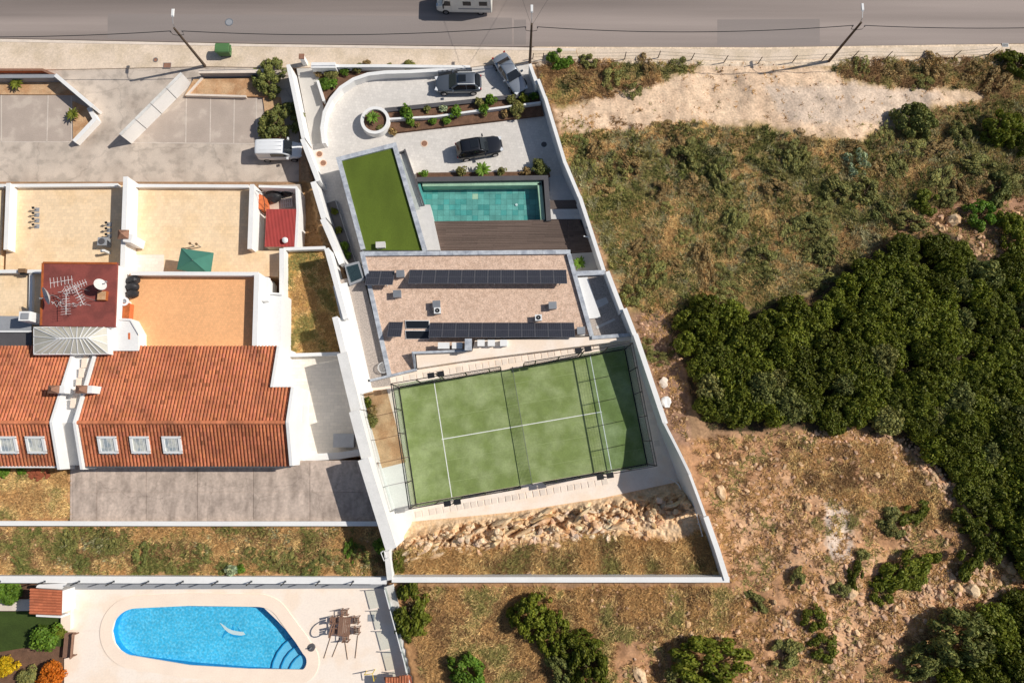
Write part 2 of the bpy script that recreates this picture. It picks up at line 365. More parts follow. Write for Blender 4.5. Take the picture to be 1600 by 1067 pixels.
M['leafolive'] = mat('olive weed leaves', S(140, 138, 78), .8, .1, .6, 0, tint=True, transl=.2, rnd=.18)
M['leafbright'] = mat('fresh green leaves', S(110, 142, 46), .6, .1, .6, 0, tint=True, transl=.25, rnd=.15)
M['leafyellow'] = mat('yellow flowering leaves', S(214, 180, 30), .7, .1, .6, 0, tint=True, transl=.25)
M['leaforange'] = mat('orange flowering leaves', S(206, 116, 30), .7, .1, .6, 0, tint=True, transl=.25)
M['trunk'] = mat('tree bark', S(92, 76, 60), .95, .2, 4, .15, 14)

# ------------------------------------------------------------------ terrain
PLAT = [   # (outline in the photograph, height of the ground just under the floor that lies on it)
 ([(-320, -260), (1950, -260), (1950, 66), (1200, 70), (800, 69), (400, 64), (-320, 58)], -.15),
 ([(-320, 58), (470, 64), (470, 300), (-320, 300)], -.15),
 ([(440, 60), (830, 66), (840, 100), (905, 330), (665, 400), (545, 440), (500, 330)], -.25),
 ([(-320, 286), (480, 286), (545, 560), (-320, 560)], .6),
 ([(-320, 540), (566, 540), (566, 730), (-320, 730)], 2.5),
 ([(640, 268), (893, 268), (905, 330), (950, 434), (560, 440)], -.4),
 ([(545, 436), (948, 432), (990, 520), (1000, 540), (575, 600), (534, 440)], 2.0),
 ([(112, 722), (590, 722), (590, 812), (112, 812)], 5.2),
 ([(-320, 724), (112, 724), (112, 812), (-320, 812)], 5.4),
 ([(-320, 812), (610, 812), (612, 906), (-320, 906)], 5.2),
 ([(-320, 906), (604, 906), (650, 1090), (650, 1320), (-320, 1320)], 4.2),
 ([(168, 938), (412, 938), (488, 1020), (486, 1056), (200, 1046), (170, 1010)], 2.6),
 ([(440, 392), (512, 392), (560, 552), (440, 552)], 2.6),
 ([(570, 598), (990, 522), (1060, 735), (1060, 770), (640, 832), (606, 872), (578, 760)], 3.7),
]
ROCKPOLY = [(618, 842), (656, 800), (800, 788), (940, 760), (1058, 744), (1085, 766), (1128, 895), (618, 897)]
def terrain(px, py):
    z = np.interp(py, [90, 112, 200, 300, 420, 540, 650, 800, 1067, 1400], [-.02, .05, .4, 1.2, 2.4, 3.4, 4.0, 4.7, 5.8, 7.2])
    rx = np.clip((px-1000)/600, 0, 1)
    z = z + rx*np.interp(py, [120, 300, 700], [0, .8, .5]) + np.where(py > 110, (vnoise(px, py, 70, 21)-.5)*.9*np.clip((px-840)/80, 0, 1)+(vnoise(px, py, 14, 22)-.5)*.25*np.clip((px-840)/60, 0, 1), 0)
    for poly, h in PLAT: z = np.where(inpoly(px, py, poly), h, z)
    return z
def rockz(px, py):
    # bank that climbs from the court platform to the dry grass behind it
    edge = np.interp(px, [618, 700, 800, 940, 1050, 1130], [838, 812, 800, 778, 762, 760])
    s = np.clip((py-edge)/38, 0, 1)
    n = np.abs(vnoise(px+py*.55, py-px*.25, 20, 31, 4)-.5)*2
    cr = np.abs(vnoise(px*.55+py, py*.6-px*.5, 11, 41, 3)-.5)*2
    band = np.clip(1-np.abs((py-edge)-26)/34, 0, 1)
    return 3.85+s*1.2+band*np.minimum(1, s*3)*(n*2.0-cr*1.1)+(vnoise(px, py, 6, 33, 2)-.5)*.25*s
def TZ(px, py):
    a = np.array([float(px)]); b = np.array([float(py)])
    if inpoly(a, b, ROCKPOLY)[0]: return float(rockz(a, b)[0])
    return float(terrain(a, b)[0])
def G(px, py, dz=0.):
    return P(px, py, TZ(px, py)+dz)

SAND = [(862, 172), (905, 160), (960, 146), (1030, 130), (1085, 112), (1105, 96), (1190, 98), (1310, 108), (1325, 128), (1400, 134), (1460, 140), (1540, 148), (1530, 166), (1440, 172), (1380, 200), (1345, 218), (1300, 214), (1230, 206), (1190, 190), (1100, 200), (1000, 204), (930, 208), (880, 206)]
THICKET = [(1046, 500), (1062, 474), (1100, 462), (1165, 488), (1200, 470), (1262, 462), (1310, 430), (1345, 402), (1400, 372), (1480, 362), (1522, 384), (1545, 410), (1620, 396), (1620, 930), (1580, 890), (1560, 842), (1510, 800), (1480, 750), (1420, 700), (1390, 676), (1330, 660), (1290, 682), (1230, 664), (1190, 674), (1110, 672), (1080, 632), (1072, 580), (1050, 540)]
def ground_colour(px, py):
    A = lambda *c: np.array(S(*c))
    n = vnoise(px, py, 60, 51)[:, None]; n2 = vnoise(px, py, 12, 52)[:, None]; n3 = vnoise(px, py, 4, 53, 2)[:, None]
    c = A(150, 122, 92)*(1-n)+A(178, 138, 106)*n
    def put(mask, col):
        k = mask.astype(float)[:, None]; c[:] = c*(1-k)+col*k
    def soft(x, y, poly, amp):
        return sum(globals()['soft'](x, y, poly, amp, s).astype(float) for s in (3, 23, 43, 63))/4
    mead = soft(px, py, [(845, 90), (1600, 80), (1700, 80), (1700, 420), (1400, 420), (1180, 500), (985, 490), (940, 380)], 10)
    put(mead, A(140, 124, 80)*(1-n2)+A(184, 152, 106)*n2)
    orange = np.maximum(soft(px, py, [(1060, 455), (1180, 420), (1260, 440), (1200, 475), (1100, 475)], 12), soft(px, py, [(1400, 295), (1560, 280), (1500, 300), (1400, 320)], 8))
    put(orange, A(176, 138, 96)*(1-n2)+A(204, 162, 116)*n2)
    put(soft(px, py, SAND, 16), A(212, 180, 150)*(1-n2)+A(230, 202, 172)*n2)
    put(soft(px, py, [(1190, 135), (1330, 130), (1480, 150), (1400, 195), (1230, 190)], 12), A(200, 178, 158)*(1-n2)+A(218, 196, 174)*n2)
    put((py < 104) & (py > 58) & (px > 830), A(226, 204, 178)*(.9+.2*n2))
    rocky = soft(px, py, [(1060, 690), (1250, 672), (1400, 690), (1500, 770), (1600, 900), (1700, 1200), (600, 1200), (640, 920), (1140, 915), (1085, 760)], 10)
    put(rocky, A(160, 116, 80)*(1-n2)+A(206, 160, 122)*n2)
    pink = np.maximum(soft(px, py, [(1120, 780), (1260, 720), (1360, 780), (1330, 860), (1220, 900), (1140, 880)], 22), soft(px, py, [(1180, 1000), (1330, 840), (1500, 900), (1440, 980), (1300, 1060)], 22))
    put(pink, A(194, 144, 104)*(1-n2)+A(222, 182, 144)*n2)
    put(soft(px, py, [(1290, 770), (1330, 780), (1330, 880), (1295, 870)], 14), A(222, 200, 180)*(.92+.16*n2))
    tan = soft(px, py, [(620, 915), (1130, 915), (1100, 960), (960, 1000), (960, 1100), (640, 1100)], 12)
    put(tan, A(146, 106, 68)*(1-n2)+A(190, 146, 102)*n2)
    put(soft(px, py, [(985, 490), (1050, 480), (1075, 620), (1080, 700), (1050, 690), (1010, 560)], 8), A(122, 92, 72)*(1-n2)+A(176, 140, 116)*n2)
    put(soft(px, py, [(1390, 300), (1640, 285), (1640, 430), (1540, 412), (1520, 384), (1480, 362), (1400, 376)], 14), A(128, 96, 72)*(1-n2)+A(186, 142, 112)*n2)
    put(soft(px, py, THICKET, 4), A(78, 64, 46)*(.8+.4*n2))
    strip = (px < 612) & (py > 725) & (py < 906)
    put(strip, A(172, 128, 84)*(1-n2)+A(206, 166, 120)*n2)
    put(inpoly(px, py, [(440, 392), (512, 392), (560, 552), (440, 552)]), A(160, 128, 66)*(1-n2)+A(200, 160, 100)*n2)
    put(inpoly(px, py, [(466, 286), (512, 286), (522, 392), (466, 392)]), A(176, 138, 96)*(.85+.3*n2))
    return c*(.82+.36*n3)

def grid_mesh(name, xs, ys, zf, cf, m, skirt=0):
    X, Y = np.meshgrid(xs, ys); sh = X.shape; px = X.ravel().astype(float); py = Y.ravel().astype(float)
    z = zf(px, py); wx, wy = Pn(px, py, z); co = np.stack([wx, wy, z], 1); colr = cf(px, py)
    ny, nx = sh; i = np.arange(ny*nx).reshape(sh)
    q = np.stack([i[:-1, :-1], i[1:, :-1], i[1:, 1:], i[:-1, 1:]], -1).reshape(-1, 4)
    if skirt:
        edge = np.concatenate([i[0, :], i[1:, -1], i[-1, -2::-1], i[-2:0:-1, 0]]); c0 = co[edge].copy()
        d = c0[:, :2]/np.linalg.norm(c0[:, :2], axis=1)[:, None]; c1 = c0.copy(); c1[:, :2] += d*900
        j = np.arange(len(edge))+len(co); jn = np.roll(j, -1); en = np.roll(edge, -1)
        q = np.concatenate([q, np.stack([edge, en, jn, j], -1)]); co = np.concatenate([co, c1]); colr = np.concatenate([colr, colr[edge]])
    me = bpy.data.meshes.new(name); me.vertices.add(len(co)); me.vertices.foreach_set('co', co.ravel())
    me.loops.add(len(q)*4); me.loops.foreach_set('vertex_index', q.ravel().astype(np.int32))
    me.polygons.add(len(q)); me.polygons.foreach_set('loop_start', np.arange(0, len(q)*4, 4, dtype=np.int32))
    me.update(calc_edges=True); me.validate()
    at = me.color_attributes.new('tint', 'FLOAT_COLOR', 'POINT')
    at.data.foreach_set('color', np.concatenate([colr, np.ones((len(colr), 1))], 1).ravel())
    me.materials.append(m); me.polygons.foreach_set('use_smooth', np.ones(len(q), bool))
    o = bpy.data.objects.new(name, me); COL.objects.link(o); return o
def ground_z(px, py):
    z = terrain(px, py); return np.where(inpoly(px, py, ROCKPOLY), 3.4, z)
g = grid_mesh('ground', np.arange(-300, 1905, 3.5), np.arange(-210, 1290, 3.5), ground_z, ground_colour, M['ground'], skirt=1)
g['kind'] = 'structure'
def rock_colour(px, py):
    A = lambda *c: np.array(S(*c)); n = vnoise(px, py, 22, 61)[:, None]; n2 = vnoise(px, py, 6, 62)[:, None]
    c = A(228, 194, 150)*(1-n)+A(204, 156, 104)*n; c = c*(1-.5*n2)+A(240, 224, 200)*.5*n2
    g = soft(px, py, [(618, 872), (700, 862), (800, 868), (880, 850), (960, 838), (1060, 850), (1100, 830), (1140, 900), (618, 900)], 10)
    c[g] = (A(150, 112, 66)*(1-n2)+A(190, 150, 98)*n2)[g]
    return c
xs = np.arange(606, 1142, 1.7); ys = np.arange(744, 902, 1.6)
rb = grid_mesh('rocky_bank', xs, ys, lambda px, py: np.where(inpoly(px, py, ROCKPOLY), rockz(px, py), 3.3), rock_colour, M['ground'])
rb['kind'] = 'structure'; rb.data.polygons.foreach_set('use_smooth', np.zeros(len(rb.data.polygons), bool))

# ------------------------------------------------------------------ road, pavement, lots
sheet('road', [(-420, -330), (2050, -330), (2050, 60), (1600, 68), (1200, 74), (800, 73), (400, 68), (0, 60), (-420, 54)], 0.0, M['asphalt'])
for poly in ([(168, 22), (520, 24), (800, 28), (800, 70), (400, 65.5), (168, 61)], [(1121, 31), (1281, 30), (1281, 71), (1121, 71.5)], [(803, 31), (822, 31), (822, 70), (803, 70)]):
    sheet('road_patch', poly, .005, M['patch'], .004)
sheet('kerb', [(-420, 55), (0, 61), (400, 69), (800, 74), (900, 76), (900, 80), (800, 78.5), (400, 73), (0, 65.5), (-420, 60)], .11, M['kerb'], .2)
sheet('pavement', [(-420, 60.3), (0, 65.8), (400, 73.3), (800, 78.8), (900, 80.3), (904, 92), (835, 97), (826, 99), (775, 100), (735, 105), (450, 106), (322, 104), (75, 109), (-420, 109)], .10, M['cobble'], .2)
sheet('road_shoulder', [(900, 76), (1200, 77.5), (1600, 71.5), (2050, 63), (2050, 72), (1600, 84), (1330, 90), (1200, 96), (904, 91)], .02, M['cobble'], .1)
sheet('parking_lot', [(-420, 104), (75, 109.3), (322, 104.3), (448, 106.3), (472, 214), (492, 290), (480, 292), (-420, 292)], 0.0, M['lot'])
pk = sheet('parking_bays', [(-200, 147), (112, 150), (112, 222), (-200, 222)], .006, M['bay'], .005)
for a, b in (((2, 147), (2, 222)), ((75, 148), (73, 222)), ((-70, 147), (-70, 222)), ((-200, 222), (112, 222)), ((111, 150), (112, 222))):
    MB().bar(P(*a, .012), P(*b, .012), .09, .006).build('bay_line', M['line'], pk)
pk = sheet('parking_bays', [(300, 150), (418, 150), (420, 224), (200, 223), (238, 190)], .006, M['bay'], .005)
for a, b in (((291, 152), (290, 223)), ((329, 151), (328, 224)), ((366, 151), (365, 224)), ((400, 151), (402, 224)), ((198, 223), (420, 225))):
    MB().bar(P(*a, .012), P(*b, .012), .09, .006).build('bay_line', M['line'], pk)
sheet('driveway', [(470, 106.5), (735, 105.5), (775, 100.5), (828, 99.5), (858, 160), (905, 330), (870, 345), (700, 300), (655, 330), (560, 445), (520, 420), (492, 290)], 0.0, M['paver'])
sheet('footpath', [(463, 106), (497, 110), (507, 155), (500, 224), (486, 226)], .006, M['path'], .005)
# neighbours' floors
sheet('roof_terrace', [(-200, 292), (6, 292), (0, 425), (-200, 425)], 2.8, M['terrace'], 2.3)
sheet('roof_terrace', [(14, 290), (206, 290), (203, 425), (8, 425)], 2.8, M['terrace'], 2.3)
sheet('roof_terrace', [(209, 290), (396, 290), (394, 392), (440, 392), (434, 432), (205, 432)], 2.8, M['terrace'], 2.3)
sheet('roof_terrace', [(203, 427), (404, 428), (399, 548), (200, 548)], 5.6, M['terrace2'], 3.5)
sheet('roof_terrace', [(-200, 424), (66, 424), (62, 548), (-200, 548)], 5.4, M['terrace'], 3.3)
sheet('side_terrace', [(446, 556), (531, 554), (556, 641), (566, 714), (448, 718)], 3.6, M['terrace3'], 1.2)
yd = sheet('concrete_yard', [(110, 721), (578, 719), (586, 760), (598, 814), (109, 814)], 5.46, M['yard'], .2)
xb = [113, 151, 228, 308, 396, 484, 592]; yb = [(722, 768.2), (769, 813)]
for y0, y1 in yb:
    for i in range(6):
        s = MB().prism([P(xb[i]+.5, y0, 5.5), P(xb[i+1]-.4, y0, 5.5), P(xb[i+1]-.4+(3 if i == 5 and y0 > 750 else 0), y1, 5.5), P(xb[i]+.5, y1, 5.5)], 5.47).build('concrete_slab', M['yard'], yd)
hole = [(176, 985), (182, 962), (196, 948), (222, 944), (401, 944), (412, 949), (434, 970), (478, 1018), (480, 1032), (474, 1046), (455, 1052), (380, 1047), (300, 1040), (215, 1032), (192, 1020), (180, 1004)]
sheet('pool_terrace', [(100, 913), (603, 911), (612, 950), (652, 1100), (652, 1300), (100, 1300), (100, 985.2)] + [(176, 985.2)] + hole[:0:-1] + [hole[0], (100, 985)], 4.6, M['pooldeck'], .06)
sheet('garden_lawn', [(-200, 955), (98, 955), (98, 1010), (60, 1008), (0, 1018), (-200, 1020)], 4.62, M['lawn'], .3)
sheet('garden_bed', [(-200, 905), (100, 905), (100, 1300), (-200, 1300)], 4.5, M['soil'], .3)
sheet('garden_path', [(-200, 937), (46, 936), (46, 954), (-200, 954)], 4.63, M['kerb'], .3)
# main property
sheet('pool_bed', [(650, 270), (858, 268), (860, 276), (652, 280)], .25, M['soil'], .3)
sheet('side_passage', [(528, 438), (566, 430), (612, 602), (566, 608), (546, 545)], 4.0, M['gravelg'], 1.5)
sheet('side_yard', [(893, 427), (950, 425), (994, 525), (915, 529)], 3.9, M['gravelg'], 1.5)
sheet('court_surround', [(572, 600), (648, 577), (730, 560), (988, 524), (1000, 540), (1058, 730), (1062, 752), (940, 778), (800, 800), (640, 815), (610, 700)], 3.94, M['pooldeck'], 1.2)
sheet('earth_bed', [(562, 612), (604, 608), (634, 722), (594, 732)], 3.99, M['bark'], .3)
sheet('concrete_apron', [(580, 728), (632, 722), (646, 806), (642, 820), (622, 852), (600, 868)], 3.985, M['apron'], .3)
# ------------------------------------------------------------------ boundary walls
def wall(name, label, cat, secs, base, m=None, cap=None, capw=.08, group=None):
    """secs: (list of cap centre points in the photograph, top height or heights, width, foot height)"""
    p0 = secs[0][0][0]; t = thing(name, label, cat, P(*p0, base), 0, group)
    for pts, z, wd, zb in secs:
        zs = z if isinstance(z, (list, tuple)) else [z]*len(pts)
        W = [P(x, y, h) for (x, y), h in zip(pts, zs)]
        MB().strip([v-Vector((0, 0, .05)) for v in W], wd, zb).build('wall_section', m or M['white'], t)
        MB().strip(W, wd+capw, min(zs)-.055 if len(set(zs)) == 1 else min(zs)-.3).build('coping', cap or M['white'], t) if len(set(zs)) == 1 else None
    return t
wall('boundary_wall', 'long stepped white boundary wall between the driveway, pool and court and the dry meadow', 'wall', [
    ([(828, 100), (839, 132)], 1.9, .22, -.3), ([(841, 124), (853, 156)], 2.1, .22, -.3), ([(852, 152), (884, 258)], 2.35, .24, -.3),
    ([(883, 254), (907, 311)], 2.6, .24, -.3), ([(906, 307), (944, 424)], 3.1, .26, .3), ([(949, 424), (973, 487)], 5.4, .3, 1.5),
    ([(976, 482), (992, 523)], 5.8, .3, 1.5), ([(993, 522), (1040, 662)], 6.3, .34, 2),
    ([(1038, 660), (1060, 703), (1079, 742)], [6.4, 7.4, 8.4], .22, 2.6), ([(1078, 741), (1090, 773), (1102, 806)], [8.4, 8.1, 7.6], .22, 2.8),
    ([(1103, 807), (1121, 858), (1136, 906)], 6.6, .34, 3)], 0)
wall('rear_wall', 'straight white wall closing the grassy south end of the plot', 'wall', [([(612, 905.5), (1140, 905.5)], 6.5, .34, 3.2)], 4.5)
wall('party_wall', 'stepped white wall with wide grey coping between the villa and the tiled roof houses', 'wall', [
    ([(450, 101), (474, 216)], 2.2, .3, -.3), ([(472, 217), (497, 283)], 2.5, .34, -.3), ([(489, 284), (506, 341)], 3.1, .42, -.3),
    ([(504, 342), (534, 412)], 3.6, .42, -.3)], 0)
wall('party_wall', 'tall white party wall beside the grassy yard and tiled side terrace', 'wall', [
    ([(510, 388), (540, 498)], 5.3, .34, .5), ([(523, 495), (537, 552)], 6.0, .4, .5)], 1)
wall('party_wall', 'thick white wall with grey slab coping towering over the concrete yard', 'wall', [
    ([(534, 551), (556, 641)], 6.8, .78, 2), ([(553, 642), (574.5, 722)], 7.3, .78, 2),
    ([(567, 717), (611, 858)], 8.4, .78, 3), ([(604, 861), (609, 906)], 6.6, .35, 3)], 2, cap=M['slabcap'])
wall('inner_wall', 'low broad white kerb wall along the grey gravel side passage', 'wall', [([(531, 444), (549, 520), (570, 614)], 4.5, 1.2, 2)], 2)
t = wall('curved_wall', 'white curved driveway wall sweeping from the gate round to the left', 'wall', [
    ([(735, 105.5), (690, 109), (640, 112), (602, 113), (575, 116), (552, 124), (532, 137), (517, 155), (507, 175), (503, 200), (506, 224)], 1.0, .32, -.2)], 0, capw=.04)
wall('front_wall', 'white street wall with a planted strip behind it', 'wall', [([(486, 102), (524, 102)], 1.3, .5, 0), ([(524, 103), (600, 103), (734, 104.5)], .9, .22, 0)], 0)
wall('garden_wall', 'short white wall beside the grey entrance path', 'wall', [([(496, 126), (506, 158)], .7, .18, -.2)], 0)
b = wall('parking_wall', 'slanting white wall at the left parking entrance beside a small palm bed', 'wall', [([(86, 117), (144, 166)], 1.5, .28, -.2), ([(138, 168), (148, 186), (115, 221)], .75, .32, -.2)], 0)
wall('bed_wall', 'grey retaining wall behind the palm bed on the street side', 'wall', [([(-200, 121), (86, 119)], 1.0, .28, -.2)], 0, m=M['grey'], cap=M['grey'])
wall('bed_wall', 'thin red brick edging wall along the left pavement', 'wall', [([(-200, 109), (66, 109), (84, 117)], .5, .16, -.1)], 0, m=M['terracotta'], cap=M['iron'])
sheet('planting_bed', [(-200, 124), (84, 122), (115, 148), (-200, 147)], .12, M['bark'], .3)
sheet('planting_bed', [(113, 158), (139, 169), (147, 186), (114, 220)], .12, M['bark'], .3)
sheet('planting_bed', [(302, 124), (420, 121), (420, 151), (288, 150)], .25, M['bark'], .4)
sheet('planting_bed', [(410, 150), (438, 152), (448, 222), (420, 224)], .12, M['bark'], .3)
wall('bed_wall', 'grey retaining wall below the pavement at the right parking bays', 'wall', [([(310, 112), (420, 111)], 1.0, .3, -.2)], 0, m=M['grey'], cap=M['kerb'])
wall('bed_kerb', 'low pale kerb round the earth bed at the parking bays', 'kerb', [([(316, 121), (292, 148), (384, 150.5)], .4, .2, -.2)], 0, m=M['kerb'], cap=M['kerb'], capw=0)
# the tall slanting parking wall is built from panels
t = thing('panel_wall', 'tall slanting white wall of four panels between the two parking areas', 'wall', P(240, 165, 0))
a, b = Vector((284, 114)), Vector((187, 211))
for i in range(4):
    p, q = a.lerp(b, i/4+.004), a.lerp(b, (i+1)/4-.004)
    MB().strip([P(p.x, p.y, 1.9), P(q.x, q.y, 1.9)], .22, -.2).build('wall_panel', M['white'], t)
    MB().strip([P(p.x, p.y, 1.95), P(q.x, q.y, 1.95)], .3, 1.903).build('coping', M['whiteold'], t)

# ------------------------------------------------------------------ garage with turf roof
def coping(poly, wd, z, seg, parent, m, th=.12, close=True):
    pts = [P(x, y, z) for x, y in poly]; n = len(pts)
    for i in range(n if close else n-1):
        p, q = pts[i], pts[(i+1) % n]; L = (q-p).length; k = max(1, round(L/seg)); d = (q-p)/L
        for j in range(k):
            u, v = p+d*(j*L/k+(.006 if j else wd*.5+.006)), p+d*((j+1)*L/k-(.006 if j < k-1 else -wd*.5+.0))
            dz = Vector((0, 0, random.uniform(-.004, .004)))
            MB().bar(u+dz-Vector((0, 0, th/2)), v+dz-Vector((0, 0, th/2)), wd, th).build('coping_slab', m, parent)
t = thing('garage', 'garage building with bright green turf roof and grey marble coping', 'garage', P(600, 310, 0))
rf = [(531, 250), (615, 229), (664, 391), (566, 392)]
MB().prism([P(x, y, 2.85) for x, y in rf], -.3).build('body', M['grey'], t)
MB().prism([P(x, y, 2.92) for x, y in [(534, 252), (613, 232), (661, 391), (568, 391)]], 2.86).build('turf_roof', M['turfroof'], t)
coping([(568, 393), (529, 248.5), (616, 226.5), (663, 389)], .42, 3.12, 1.1, t, M['marble'], .5, False)
v = mbox('roof_hatch', M['plastic'], t, *P(595.5, 384, 3).to_2d(), 2.9, 3.3, .8, .5, .05); 
mbox('hatch_lid', M['granite'], v, *P(595.5, 384, 3).to_2d(), 3.303, 3.36, .86, .56, .05)
# terrace strip beside the garage roof, with glass balustrade
t = thing('side_terrace_strip', 'pale granite walkway strip between the turf roof and the swimming pool', 'walkway', P(655, 310, 0))
MB().prism([P(x, y, 2.0) for x, y in [(619, 237), (634, 236), (660, 320), (672, 320), (688, 391), (667, 391)]], -.3).build('slab', M['granite'], t)
MB().strip([P(632, 233, 2.35), P(662, 320, 2.35)], .16, 2.003).build('parapet', M['basalt'], t)
MB().strip([P(622, 239, 2.3), P(633, 235, 2.3)], .12, 2.003).build('parapet', M['basalt'], t)
for i in range(4):
    p0 = Vector((627+i*7.1, 243+i*20)); p1 = p0+Vector((6.8, 19.2))
    MB().strip([P(*p0, 2.9), P(*p1, 2.9)], .03, 2.05).build('glass_panel', M['glass'], t)
# planter passage left of the garage
t = thing('passage_planter', 'narrow dark planter with shrubs in the shaded passage left of the turf roof', 'planter', P(530, 350, 0))
MB().strip([P(517, 315, .5), P(548, 412, .5)], 1.0, -.2).build('trough', M['grey'], t)
MB().strip([P(517, 316, .53), P(548, 411, .53)], .8, .45).build('earth', M['basalt'], t)
t = thing('glass_box', 'grey glass roofed entrance box at the head of the side passage', 'glass roof', P(552, 425, 3))
MB().prism([P(x, y, 4.35) for x, y in [(538, 414), (561, 408), (569, 437), (546, 446)]], 3.2).build('frame', M['grey'], t)
MB().prism([P(x, y, 4.42) for x, y in [(541, 417), (559, 412), (566, 434), (549, 441)]], 4.36).build('pane', M['smoke'], t)

# ------------------------------------------------------------------ swimming pool of the villa
t = thing('swimming_pool', 'rectangular green tiled swimming pool with dark stone surround beside the deck', 'pool', P(755, 315, 0))
zw = 1.22
MB().prism([P(x, y, .1) for x, y in [(655, 285), (846, 284), (850, 349), (672, 350)]], -.35).build('basin', M['basalt'], t)
# floor tiles: uneven quartzite slabs
z0 = .12; A = P(664, 297, z0); B = P(836, 346, z0); x0, x1 = A.x-.4, B.x+.6; y1, y0 = A.y+.7, B.y-.5
nx = 21; ny = 8; dx = (x1-x0)/nx; dy = (y1-y0)/ny; cache = {}
for i in range(nx):
    off = random.uniform(0, dy)
    for j in range(ny):
        r = random.random(); m = 'tealdark' if r < .2 else ('tealpale' if r > .965 else 'teal')
        k = (m, j == 0)
        if k not in cache: cache[k] = MB().box(0, 0, -.03, 0, dx-.015, dy-.015).mesh('pool_tile', M[m])
        o = bpy.data.objects.new('pool_tile', cache[k]); COL.objects.link(o); o.parent = t
        o.location = Vector((x0+(i+.5)*dx, y0+(j+.5)*dy, z0+random.uniform(0, .012)))-t.location
e = .32
for (p, q) in (((660, 288), (846, 286)), ((843, 286), (849, 349)), ):
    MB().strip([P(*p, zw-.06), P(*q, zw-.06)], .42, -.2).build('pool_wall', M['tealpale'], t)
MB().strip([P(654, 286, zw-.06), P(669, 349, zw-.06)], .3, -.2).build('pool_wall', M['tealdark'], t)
wtr = MB().face([P(x, y, zw) for x, y in [(669, 349), (850, 348), (846, 284), (655, 285)]]).build('water', M['water'], t)
MB().strip([P(651, 280.5, 1.55), P(853, 277.5, 1.55), P(857.5, 345, 1.55)], .45, -.3).build('surround', M['basalt'], t)
MB().strip([P(649, 279, 1.5), P(664, 345, 1.5)], .2, -.3).build('surround', M['basalt'], t)
MB().cyl(*P(807, 321, 0).to_2d(), .14, .2, .13, 12).build('floor_lamp', M['plastic'], t)
# deck boards
t = thing('wood_deck', 'dark timber deck between the pool and the gravel roof', 'deck', P(790, 370, 1.0))
mb = MB(); nb = 22
for D, nb in (([(672, 346), (886, 343), (889, 410), (690, 412)], 25), ([(886.3, 343), (905, 342.5), (927, 394), (888.3, 394.5)], 19)):
  W = [P(x, y, 1.3) for x, y in D]
  MB().prism([v-Vector((0, 0, .04)) for v in W], .6).build('joists', M['soil'], t)
  for i in range(nb):
      u0, u1 = (i+.06)/nb, (i+.94)/nb
      l0, l1 = W[0].lerp(W[3], u0), W[0].lerp(W[3], u1); r0, r1 = W[1].lerp(W[2], u0), W[1].lerp(W[2], u1)
      cuts = sorted([0, 1]+[((i*.37+k*.25) % 1) for k in range(4)])
      for a, b in zip(cuts[:-1], cuts[1:]):
          if b-a < .01: continue
          c = random.uniform(.82, 1.15); a2, b2 = a+.0003, b-.0003
          mb.prism([l0.lerp(r0, a2), l0.lerp(r0, b2), l1.lerp(r1, b2), l1.lerp(r1, a2)], 1.262, 0, (c, c, c*.98))
M['deckt'] = mat('deck board timber', S(104, 88, 80), .7, .12, 2.0, .1, 9, stretch=(.12, 5, 1), tint=True)
tag(mb.build('boards', M['deckt'], t), kind='stuff')
# steps and landings right of the pool
t = thing('garden_steps', 'grey granite steps with dark landings right of the pool', 'steps', P(880, 320, 0))
for i, y in enumerate((275, 283, 291, 299, 306)):
    z = .12+.15*i
    MB().prism([P(858, y, z), P(900+(y-290)*.3, y-.5, z), P(903+(y-290)*.3, y+8.4, z), P(859, y+8.4, z)], -.2).build('step', M['granite'], t)
for y0, y1, mm, z in ((313, 327, 'deck', .95), (327, 335, 'granite', 1.08), (335, 342.5, 'granite', 1.2)):
    MB().prism([P(859, y0, z), P(903+(y0-300)*.3, y0-.4, z), P(905+(y0-300)*.3, y1, z), P(860, y1, z)], -.2).build('landing', M[mm], t)
sheet('back_path', [(860, 398), (929, 394), (941, 430), (880, 440)], 1.27, M['path'], .5)
wall('cross_wall', 'low grey wall across the end of the back path beside the gravel roof', 'wall', [([(895, 427.5), (945, 425.5)], 4.3, .35, 1)], 1, m=M['marble'], cap=M['marble'])

# ------------------------------------------------------------------ villa with gravel roof
t = thing('villa', 'flat roofed villa with pinkish gravel roof and grey marble edge', 'house', P(740, 460, 1))
rf = [(566, 397), (888, 393), (924, 524), (742, 530), (738, 548), (650, 552), (650, 578), (607, 589)]
MB().prism([P(x, y, 4.2) for x, y in rf], .8).build('body', M['white'], t)
MB().prism([P(x, y, 4.26) for x, y in [(569, 399), (886, 396), (920, 522), (742, 529), (738, 547), (647, 551), (649, 576), (611, 585)]], 4.203).build('gravel_roof', M['gravel'], t)
coping([(609, 590), (566, 396.5), (888, 393.5), (924, 522)], .38, 4.5, 1.15, t, M['marble'], .45, False)
MB().prism([P(x, y, 4.75) for x, y in [(650, 552), (738, 549), (742, 532), (905, 527), (986, 522.5), (985, 531), (736, 562), (652, 575)]], 3.5).build('terrace', M['pooldeck'], t)
MB().strip([P(575, 595, 4.5), P(649, 577.5, 4.5), P(645, 551, 5.15), P(731, 547.5, 5.15)], .2, 3.8).build('parapet', M['marble'], t)
MB().strip([P(925, 527.5, 4.95), P(990, 522.5, 4.95)], .3, 3.8).build('parapet', M['marble'], t)
